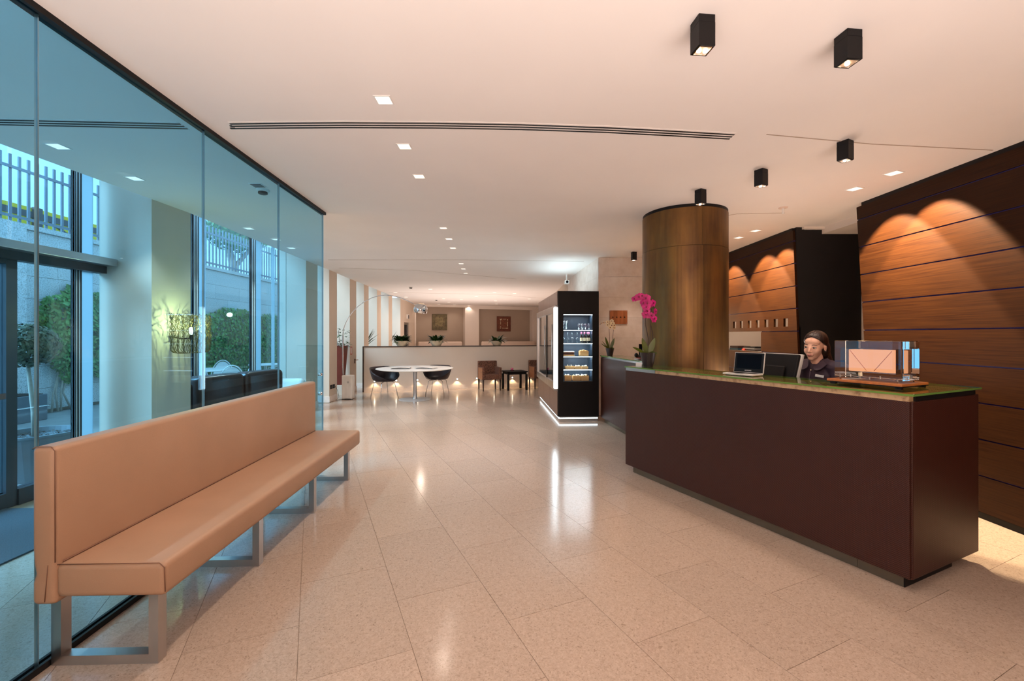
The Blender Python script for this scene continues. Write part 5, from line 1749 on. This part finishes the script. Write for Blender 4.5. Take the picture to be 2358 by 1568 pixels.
def sword_plant(x, y, z0, label, seed):
    t = thing('sword_plant', label, 'plant', (x, y, 0))
    MB().lathe([(0, 0), (0.14, 0), (0.18, 0.8), (0.165, 0.8), (0.15, 0.74), (0, 0.74)], seg=24).build('pot', M['redpot'], t)
    rnd = random.Random(seed)
    for k in range(11):
        a = rnd.uniform(-0.9, 0.9)
        MB().leaf((0.02 * k / 11, 0, z0), (math.cos(a) * 0.9, math.sin(a) * 0.5 - 0.2, rnd.uniform(0.6, 2.0)), rnd.uniform(0.45, 0.75), 0.05, rnd.uniform(0.1, 0.5), 5).build('leaf', M['leafdk'], t, smooth=True, flip=False)
    MB().tube([(0, 0, 0.74), (0, 0, z0 + 0.02)], 0.02, 8).build('stem', M['stem'], t, smooth=True)
sword_plant(-4.55, 13.4, 1.12, 'sword leaved plant peeping out behind the fourth beige pier', 2)
sword_plant(-4.80, 16.7, 1.05, 'sword leaved plant peeping out behind the last beige pier', 8)

# beige door leaf with lever handle, red framed notice
hd = thing('lever_handle', 'bronze lever door handle on the beige pier behind the low wall', 'handle', (xw(11.68) + 0.002, 11.68, 0.82))
MB().box(0, 0.012, -0.02, 0.02, -0.07, 0.05).build('back_plate', M['darktrim'], hd)
MB().tube([(0.013, 0, 0.02), (0.05, 0, 0.02), (0.055, 0.1, 0.02)], 0.009, 8).build('lever', M['copper'], hd, smooth=True)
sg = thing('notice_sign', 'tiny red framed notice above the lever handle', 'sign', (xw(11.40) + 0.001, 11.40, 1.10))
b = MB()
b.box(0, 0.004, -0.06, 0.06, 0.08, 0.10).box(0, 0.004, -0.06, 0.06, -0.10, -0.08).box(0, 0.004, -0.06, -0.045, -0.08, 0.08).box(0, 0.004, 0.045, 0.06, -0.08, 0.08)
b.build('frame', M['booksC'], sg)
MB().box(0, 0.002, -0.045, 0.045, -0.08, 0.08).build('sheet', M['paper'], sg)
sg = thing('exit_sign', 'small dark sign box above the far glass door', 'sign', (xw(18.6) + 0.03, 18.6, 2.3))
MB().box(-0.03, 0.05, -0.08, 0.08, -0.09, 0.09).build('box', M['white'], sg)
MB().box(0.051, 0.056, -0.07, 0.07, -0.09, 0.06).build('face', M['greyband'], sg)

# ================================================================== BEHIND THE BLUE GLASS
sf = thing('sofa', 'dark brown leather sofa behind the blue glass', 'sofa', (-4.02, 5.42, 0))
sf.rotation_euler = (0, 0, math.atan2(1.32, 0.36))
MB().box(0, 1.42, -0.03, 0.19, 0.30, 0.90).build('back_frame', M['brownleather'], sf, bevel=0.05, seg=3, smooth=True)
for xa, xb in ((0.03, 0.69), (0.71, 1.39)):
    MB().box(xa, xb, -0.16, 0.10, 0.42, 0.985).build('back_cushion', M['brownleather'], sf, bevel=0.07, seg=4, smooth=True)
    MB().box(xa, xb, -0.62, -0.12, 0.30, 0.46).build('seat_cushion', M['brownleather'], sf, bevel=0.05, seg=3, smooth=True)
MB().box(0, 1.42, -0.62, 0.17, 0.10, 0.30).build('base', M['brownleather'], sf, bevel=0.03)
for xa in (0.06, 1.32):
    for ya in (-0.56, 0.10):
        MB().box(xa, xa + 0.05, ya, ya + 0.05, 0, 0.10).build('foot', M['steel'], sf)
pa = thing('tub_chair', 'pale upholstered armchair behind the far end of the bench', 'armchair', (-4.0, 7.45, 0), 0)
MB().box(-0.32, 0.32, -0.30, 0.22, 0.12, 0.44).build('seat', M['paleseat'], pa, bevel=0.06, seg=3, smooth=True)
MB().box(-0.34, 0.34, 0.18, 0.34, 0.12, 0.74).build('backrest', M['paleseat'], pa, bevel=0.07, seg=4, smooth=True)
for sx in (-1, 1):
    xa, xb = sorted((sx * 0.25, sx * 0.37))
    MB().box(xa, xb, -0.30, 0.24, 0.12, 0.60).build('armrest', M['paleseat'], pa, bevel=0.05, seg=3, smooth=True)
    for yy in (-0.22, 0.24):
        MB().cyl((sx * 0.28, yy, 0), (sx * 0.28, yy, 0.13), 0.02).build('leg', M['steel'], pa)
dm = MB().box(-4.36, -3.33, 2.0, 3.76, 0.0, 0.012).build('door_mat', M['mat'], None)
tag(dm, 'dark grey entrance mat before the glazed door', 'mat')

# wire wall lamp on the broad pier
wl2 = thing('wall_lamp', 'tangled wire basket wall lamp glowing on the broad pier', 'wall lamp', (-3.845, 4.93, 1.30))
MB().box(-0.003, 0.008, -0.025, 0.025, 0.14, 0.20).build('wall_plate', M['alu'], wl2)
MB().tube([(0.012, 0, 0.18), (0.12, 0, 0.16), (0.22, 0, 0.17)], 0.008, 8).build('arm', M['darktrim'], wl2, smooth=True)
MB().lathe([(0.012, 0.15), (0.016, 0.19), (0.016, 0.205), (0, 0.205)], (0.22, 0, 0), 12).build('lamp_holder', M['darktrim'], wl2)
MB().lathe([(0, 0.206), (0.013, 0.21), (0.019, 0.24), (0.019, 0.275), (0.012, 0.288), (0, 0.29)], (0.22, 0, 0), 14).build('bulb', M['yellowglow'], wl2, smooth=True)
rnd = random.Random(21)
for k in range(84):
    a = 2 * PI * k / 84 + rnd.uniform(-0.1, 0.1)
    fk = 1.0 if k % 3 else rnd.uniform(0.5, 0.9)
    rx, ry = 0.155 * fk, 0.225 * fk
    pts = [(0.22 + 0.02 * math.cos(a), 0.03 * math.sin(a), 0.0), (0.22 + rx * 0.75 * math.cos(a), ry * 0.85 * math.sin(a), 0.0), (0.22 + rx * math.cos(a), ry * 0.98 * math.sin(a), 0.03)]
    z = 0.03
    aa = a
    while z < 0.45:
        amp = 0.02 + 0.10 * max(0, z - 0.1)
        aa = a + rnd.uniform(-1, 1) * (0.06 + 0.5 * max(0, z - 0.08))
        rr = 1 + rnd.uniform(-0.12, 0.10) * min(1, z * 5)
        pts.append((0.22 + rx * rr * math.cos(aa), ry * rr * math.sin(aa), z))
        z += rnd.uniform(0.012, 0.03) if z > 0.2 else rnd.uniform(0.025, 0.045)
    # soften the zigzag into a curl
    sm = []
    for i in range(len(pts) - 1):
        p0, p1 = Vector(pts[i]), Vector(pts[i + 1])
        sm += [p0 * 0.75 + p1 * 0.25, p0 * 0.25 + p1 * 0.75]
    MB().tube(sm, 0.0021, 4).build('wire', mat('brass_wire', L(120, 104, 60), 0.4, 0.8) if k == 0 else bpy.data.materials['brass_wire'], wl2, smooth=True)
point('wire_lamp_light', (-3.845 + 0.22, 4.93, 1.30 + 0.335), 8, (1.0, 0.76, 0.28), 0.010)
# ================================================================== RECEPTIONIST
def remesh(o, voxel, smooth_it=6, fac=0.5):
    m = o.modifiers.new('remesh', 'REMESH')
    m.mode = 'VOXEL'
    m.voxel_size = voxel
    m.use_smooth_shade = True
    if smooth_it:
        s = o.modifiers.new('smooth', 'SMOOTH')
        s.factor = fac
        s.iterations = smooth_it
    return o

pw = dk(0.80, 0.985, 0.0)
wr = thing('person', 'smiling woman with tied back dark hair and dark plum shirt behind the desk', 'person', pw, R(-65.4))

# head frame: origin at the head centre, looking toward local -Y
HT = Matrix.Translation((0.0, -0.035, 1.405)) @ Matrix.Rotation(R(8), 4, 'Z') @ Matrix.Rotation(R(8), 4, 'X') @ Matrix.Rotation(R(5), 4, 'Y') @ Matrix.Scale(1.04, 4)
def hp(x, y, z):
    return HT @ Vector((x, y, z))
def hball(b, c, r, seg=16, rings=10, rot=None):
    Mx = HT.to_3x3()
    if rot is not None:
        Mx = Mx @ rot
    b.ball(hp(*c), r, seg, rings, Mx)
    return b
def chain(b, pts, rad, seg=12):
    """tapered limb: tube plus a ball at every joint"""
    b.tube(pts, rad, seg)
    for p, r in zip(pts, rad):
        b.ball(p, r, seg, 8)
    return b

SHO, ELB, WRI = {}, {}, {}
for s in (-1, 1):
    SHO[s] = Vector((0.165 * s, 0.0, 1.205))
    ELB[s] = Vector((0.205 * s, -0.05, 0.965))
    WRI[s] = Vector((0.115 if s > 0 else -0.03, -0.19, 0.800))
body = MB()
# skull, face, jaw
hball(body, (0, 0.022, 0.036), (0.072, 0.090, 0.082), 24, 16)
hball(body, (0, -0.028, -0.012), (0.0585, 0.064, 0.086), 24, 16)
hball(body, (0, -0.034, -0.056), (0.044, 0.049, 0.050), 20, 14)
hball(body, (0, -0.062, -0.090), (0.024, 0.020, 0.018))
hball(body, (0, -0.040, 0.045), (0.056, 0.044, 0.042), 18, 12)
for s in (-1, 1):
    hball(body, (0.029 * s, -0.056, -0.028), (0.0265, 0.0275, 0.032))
    hball(body, (0.073 * s, 0.008, -0.006), (0.008, 0.018, 0.029))
    hball(body, (0.0085 * s, -0.094, -0.031), (0.0085, 0.009, 0.0065))
body.tube([hp(0, -0.086, 0.012), hp(0, -0.097, -0.008), hp(0, -0.1055, -0.026)], [0.0055, 0.0075, 0.0095], 10)
hball(body, (0, -0.1035, -0.0285), (0.0105, 0.0095, 0.009))
hball(body, (0, -0.084, -0.058), (0.026, 0.012, 0.015))
# neck, torso, hips, legs
chain(body, [hp(0, 0.020, -0.065), Vector((0, 0.0, 1.27)), Vector((0, 0.012, 1.19))], [0.047, 0.049, 0.062])
body.ball((0, 0.005, 1.10), (0.145, 0.092, 0.16), 24, 16)
body.ball((0, 0.0, 0.92), (0.118, 0.085, 0.15), 24, 16)
body.ball((0, 0.01, 0.78), (0.155, 0.105, 0.12), 24, 16)
body.tube([SHO[-1], (0, 0.01, 1.215), SHO[1]], [0.036, 0.052, 0.036], 14)
for s in (-1, 1):
    chain(body, [SHO[s], ELB[s], WRI[s]], [0.040, 0.034, 0.025])
    chain(body, [Vector((0.085 * s, 0.01, 0.74)), Vector((0.082 * s, 0.0, 0.42)), Vector((0.08 * s, 0.02, 0.075))], [0.080, 0.052, 0.036])
    body.ball((0.082 * s, -0.05, 0.035), (0.038, 0.105, 0.034))
    # hands: palm, four unequal bent fingers, thumb off the side of the palm
    w_ = WRI[s]
    f = Vector((-0.25 * s, -0.92, -0.28)).normalized()
    side = Vector((-1.0 * s, 0.25, 0)).normalized()
    pc = w_ + f * 0.045
    Mx = Matrix((side, f, side.cross(f))).transposed()
    body.ball(pc, (0.036, 0.048, 0.015), 14, 8, Mx)
    for k, ln in enumerate((0.064, 0.072, 0.067, 0.052)):
        b0 = pc + side * (0.026 - 0.0175 * k) + f * 0.034
        p1 = b0 + f * ln * 0.45 + Vector((0, 0, 0.004))
        p2 = p1 + (f + Vector((0, 0, -0.5))).normalized() * ln * 0.32
        p3 = p2 + (f + Vector((0, 0, -1.0))).normalized() * ln * 0.25
        chain(body, [b0, p1, p2, p3], [0.0085, 0.0082, 0.0075, 0.0065], 8)
    t0 = pc + side * 0.030 - f * 0.012
    t1 = t0 + (side * 0.8 + f * 0.7).normalized() * 0.030
    t2 = t1 + (side * 0.25 + f).normalized() * 0.026
    chain(body, [t0, t1, t2], [0.011, 0.0095, 0.008], 8)
remesh(body.build('body', M['skin'], wr, smooth=True), 0.0038, 9, 0.5)

for s in (-1, 1):
    e = MB()
    hball(e, (0.030 * s, -0.0790, 0.0030), (0.0140, 0.0100, 0.0068), 14, 10)
    eo = e.build('eye', M['eyew'], wr, smooth=True)
    e = MB()
    hball(e, (0.0295 * s - 0.001, -0.0866, 0.0015), (0.0064, 0.0035, 0.0052), 12, 8)
    e.build('iris', M['iris'], eo, smooth=True)
    e = MB()
    e.tube([hp((0.0155 * s), -0.0875, 0.005), hp(0.030 * s, -0.0905, 0.0098), hp(0.0455 * s, -0.0795, 0.005)], [0.0012, 0.0024, 0.0012], 6)
    e.build('eyelash', M['iris'], wr, smooth=True)
    e = MB()
    e.tube([hp(0.0135 * s, -0.0915, 0.0245), hp(0.029 * s, -0.0895, 0.0285), hp(0.048 * s, -0.0755, 0.0225)], [0.0022, 0.0030, 0.0014], 6)
    e.build('eyebrow', M['brow'], wr, smooth=True)
    e = MB()
    hball(e, (0.079 * s, 0.004, -0.031), (0.004, 0.004, 0.004), 8, 6)
    e.build('earring', M['chrome'], wr, smooth=True)
lp_ = MB()
lp_.tube([hp(-0.0265, -0.0825, -0.0535), hp(-0.009, -0.0960, -0.0560), hp(0, -0.0965, -0.0575), hp(0.009, -0.0960, -0.0560), hp(0.0265, -0.0825, -0.0535)], [0.001, 0.0034, 0.003, 0.0034, 0.001], 8)
lp_.tube([hp(-0.0245, -0.0830, -0.0550), hp(0, -0.0955, -0.0655), hp(0.0245, -0.0830, -0.0550)], [0.001, 0.0044, 0.001], 8)
lp_.build('lips', M['lips'], wr, smooth=True)

# hair: cap parted in the middle, pulled back, long tail behind
hr = MB()
n, mth = 40, 22
grid = []
for i in range(mth + 1):
    th = PI * i / mth * 0.80
    ring = []
    for k in range(n):
        a = 2 * PI * k / n                               # a = -90 deg is the front
        fr = max(0.0, -math.sin(a))
        lim = 0.80 * PI * (1 - 0.615 * fr ** 0.55)        # hairline pulled high above the forehead
        t_ = lim * i / mth
        rx, ry, rz_ = 0.083, 0.100, 0.090
        part = 1 - 0.05 * math.exp(-(math.cos(a) / 0.12) ** 2) * (1 if math.sin(a) < 0.3 else 0)
        x = rx * math.sin(t_) * math.cos(a) * part
        y = 0.020 + ry * math.sin(t_) * math.sin(a) * part
        z = 0.040 + rz_ * math.cos(t_) * part
        wv_ = 0.0012 * math.sin(a * 23)
        ring.append(hr.bm.verts.new(hp(x * (1 + wv_ * 8), y, z + wv_)))
    grid.append(ring)
for A, B in zip(grid, grid[1:]):
    for k in range(n):
        hr.bm.faces.new((A[k], A[(k + 1) % n], B[(k + 1) % n], B[k]))
bmesh.ops.remove_doubles(hr.bm, verts=hr.bm.verts, dist=0.0004)
ho = hr.build('hair', M['hair'], wr, smooth=True)
sm = ho.modifiers.new('thick', 'SOLIDIFY')
sm.thickness = 0.010
sm.offset = -1
ht = MB()
hball(ht, (0.0, 0.085, -0.03), (0.066, 0.050, 0.075), 20, 12)
hball(ht, (0.058, 0.055, -0.03), (0.030, 0.045, 0.075), 16, 10)
hball(ht, (-0.058, 0.055, -0.02), (0.030, 0.045, 0.065), 16, 10)
ht.tube([hp(0.02, 0.10, -0.06), hp(0.045, 0.105, -0.14), Vector((0.085, 0.085, 1.16)), Vector((0.09, 0.10, 1.04))], [0.052, 0.050, 0.042, 0.012], 14)
remesh(ht.build('hair_tail', M['hair'], wr, smooth=True), 0.006, 4)
for s in (-1, 1):
    st_ = MB()
    for q in range(4):
        st_.tube([hp(0.004 * s, -0.062 - 0.002 * q, 0.100 - 0.003 * q), hp((0.045 + 0.002 * q) * s, -0.054 + 0.004 * q, 0.077 - 0.004 * q), hp(0.068 * s, -0.022 + 0.006 * q, 0.040 - 0.004 * q), hp(0.077 * s, 0.02 + 0.004 * q, 0.008)], [0.003, 0.006, 0.0065, 0.006], 6)
    st_.build('hair_strand', M['hair'], wr, smooth=True)

# shirt with sleeves, collar, placket, badge; trousers
sh = MB()
sh.ball((0, 0.005, 1.10), (0.168, 0.114, 0.172), 24, 16)
sh.ball((0, 0.0, 0.93), (0.134, 0.102, 0.16), 24, 16)
sh.ball((0, 0.008, 0.80), (0.160, 0.112, 0.075), 24, 12)
for s in (-1, 1):
    sh.ball((0.062 * s, -0.062, 1.085), (0.062, 0.055, 0.062), 18, 12)
    chain(sh, [SHO[s], ELB[s], ELB[s].lerp(WRI[s], 0.86)], [0.070, 0.054, 0.040], 14)
    chain(sh, [Vector((0.05 * s, 0.012, 1.245)), SHO[s] + Vector((0, 0, 0.004))], [0.058, 0.070], 14)
sh.tube([(0, 0.02, 1.18), (0, 0.018, 1.272)], [0.085, 0.060], 20)
so_ = sh.build('shirt', M['shirt'], wr, smooth=True)
remesh(so_, 0.0065, 5)
for s in (-1, 1):
    c = MB()
    # folded collar leaf running from the nape to a point on the chest
    P = []
    pts_top = [(0.0, 0.082, 1.315), (0.050 * s, 0.060, 1.312), (0.068 * s, 0.012, 1.304), (0.054 * s, -0.044, 1.282), (0.006 * s, -0.100, 1.226)]
    pts_bot = [(0.0, 0.108, 1.272), (0.074 * s, 0.080, 1.276), (0.108 * s, 0.008, 1.284), (0.108 * s, -0.074, 1.250), (0.074 * s, -0.138, 1.192)]
    v0 = [c.bm.verts.new(p) for p in pts_top]
    v1 = [c.bm.verts.new(p) for p in pts_bot]
    for k in range(4):
        c.bm.faces.new((v0[k], v0[k + 1], v1[k + 1], v1[k]))
    co = c.build('collar', M['shirt'], so_)
    m_ = co.modifiers.new('sub', 'SUBSURF')
    m_.levels = m_.render_levels = 2
    m_ = co.modifiers.new('thick', 'SOLIDIFY')
    m_.thickness = 0.006
pl = MB()
pl.tube([(0.0, -0.092, 1.205), (0.0, -0.118, 1.11), (0.0, -0.112, 1.0), (0, -0.108, 0.86)], 0.006, 6)
pl.build('placket', M['shirt'], so_, smooth=True)
for z, y in ((1.205, -0.099), (1.12, -0.122), (1.03, -0.121)):
    MB().ball((0.004, y, z), (0.006, 0.003, 0.006), 10, 6).build('button', M['ivory'] if z > 1.2 else M['shirt'], so_, smooth=True)
TB = Matrix.Translation((0.080, -0.108, 1.160)) @ Matrix.Rotation(R(14), 4, 'Z') @ Matrix.Rotation(R(-5), 4, 'X') @ Matrix.Rotation(R(8), 4, 'Y')
MB().box(-0.031, 0.031, -0.003, 0.003, -0.0105, 0.0105, TB).build('name_badge', M['white'], so_, bevel=0.001)
tr_ = MB()
tr_.ball((0, 0.01, 0.775), (0.162, 0.112, 0.10), 20, 12)
for s in (-1, 1):
    chain(tr_, [Vector((0.085 * s, 0.01, 0.74)), Vector((0.082 * s, 0.0, 0.42)), Vector((0.08 * s, 0.02, 0.10))], [0.088, 0.062, 0.052])
remesh(tr_.build('trousers', M['trouser'], wr, smooth=True), 0.010, 3)
for s in (-1, 1):
    MB().ball((0.082 * s, -0.05, 0.038), (0.043, 0.112, 0.038), 16, 10).build('shoe', M['black'], wr, smooth=True)
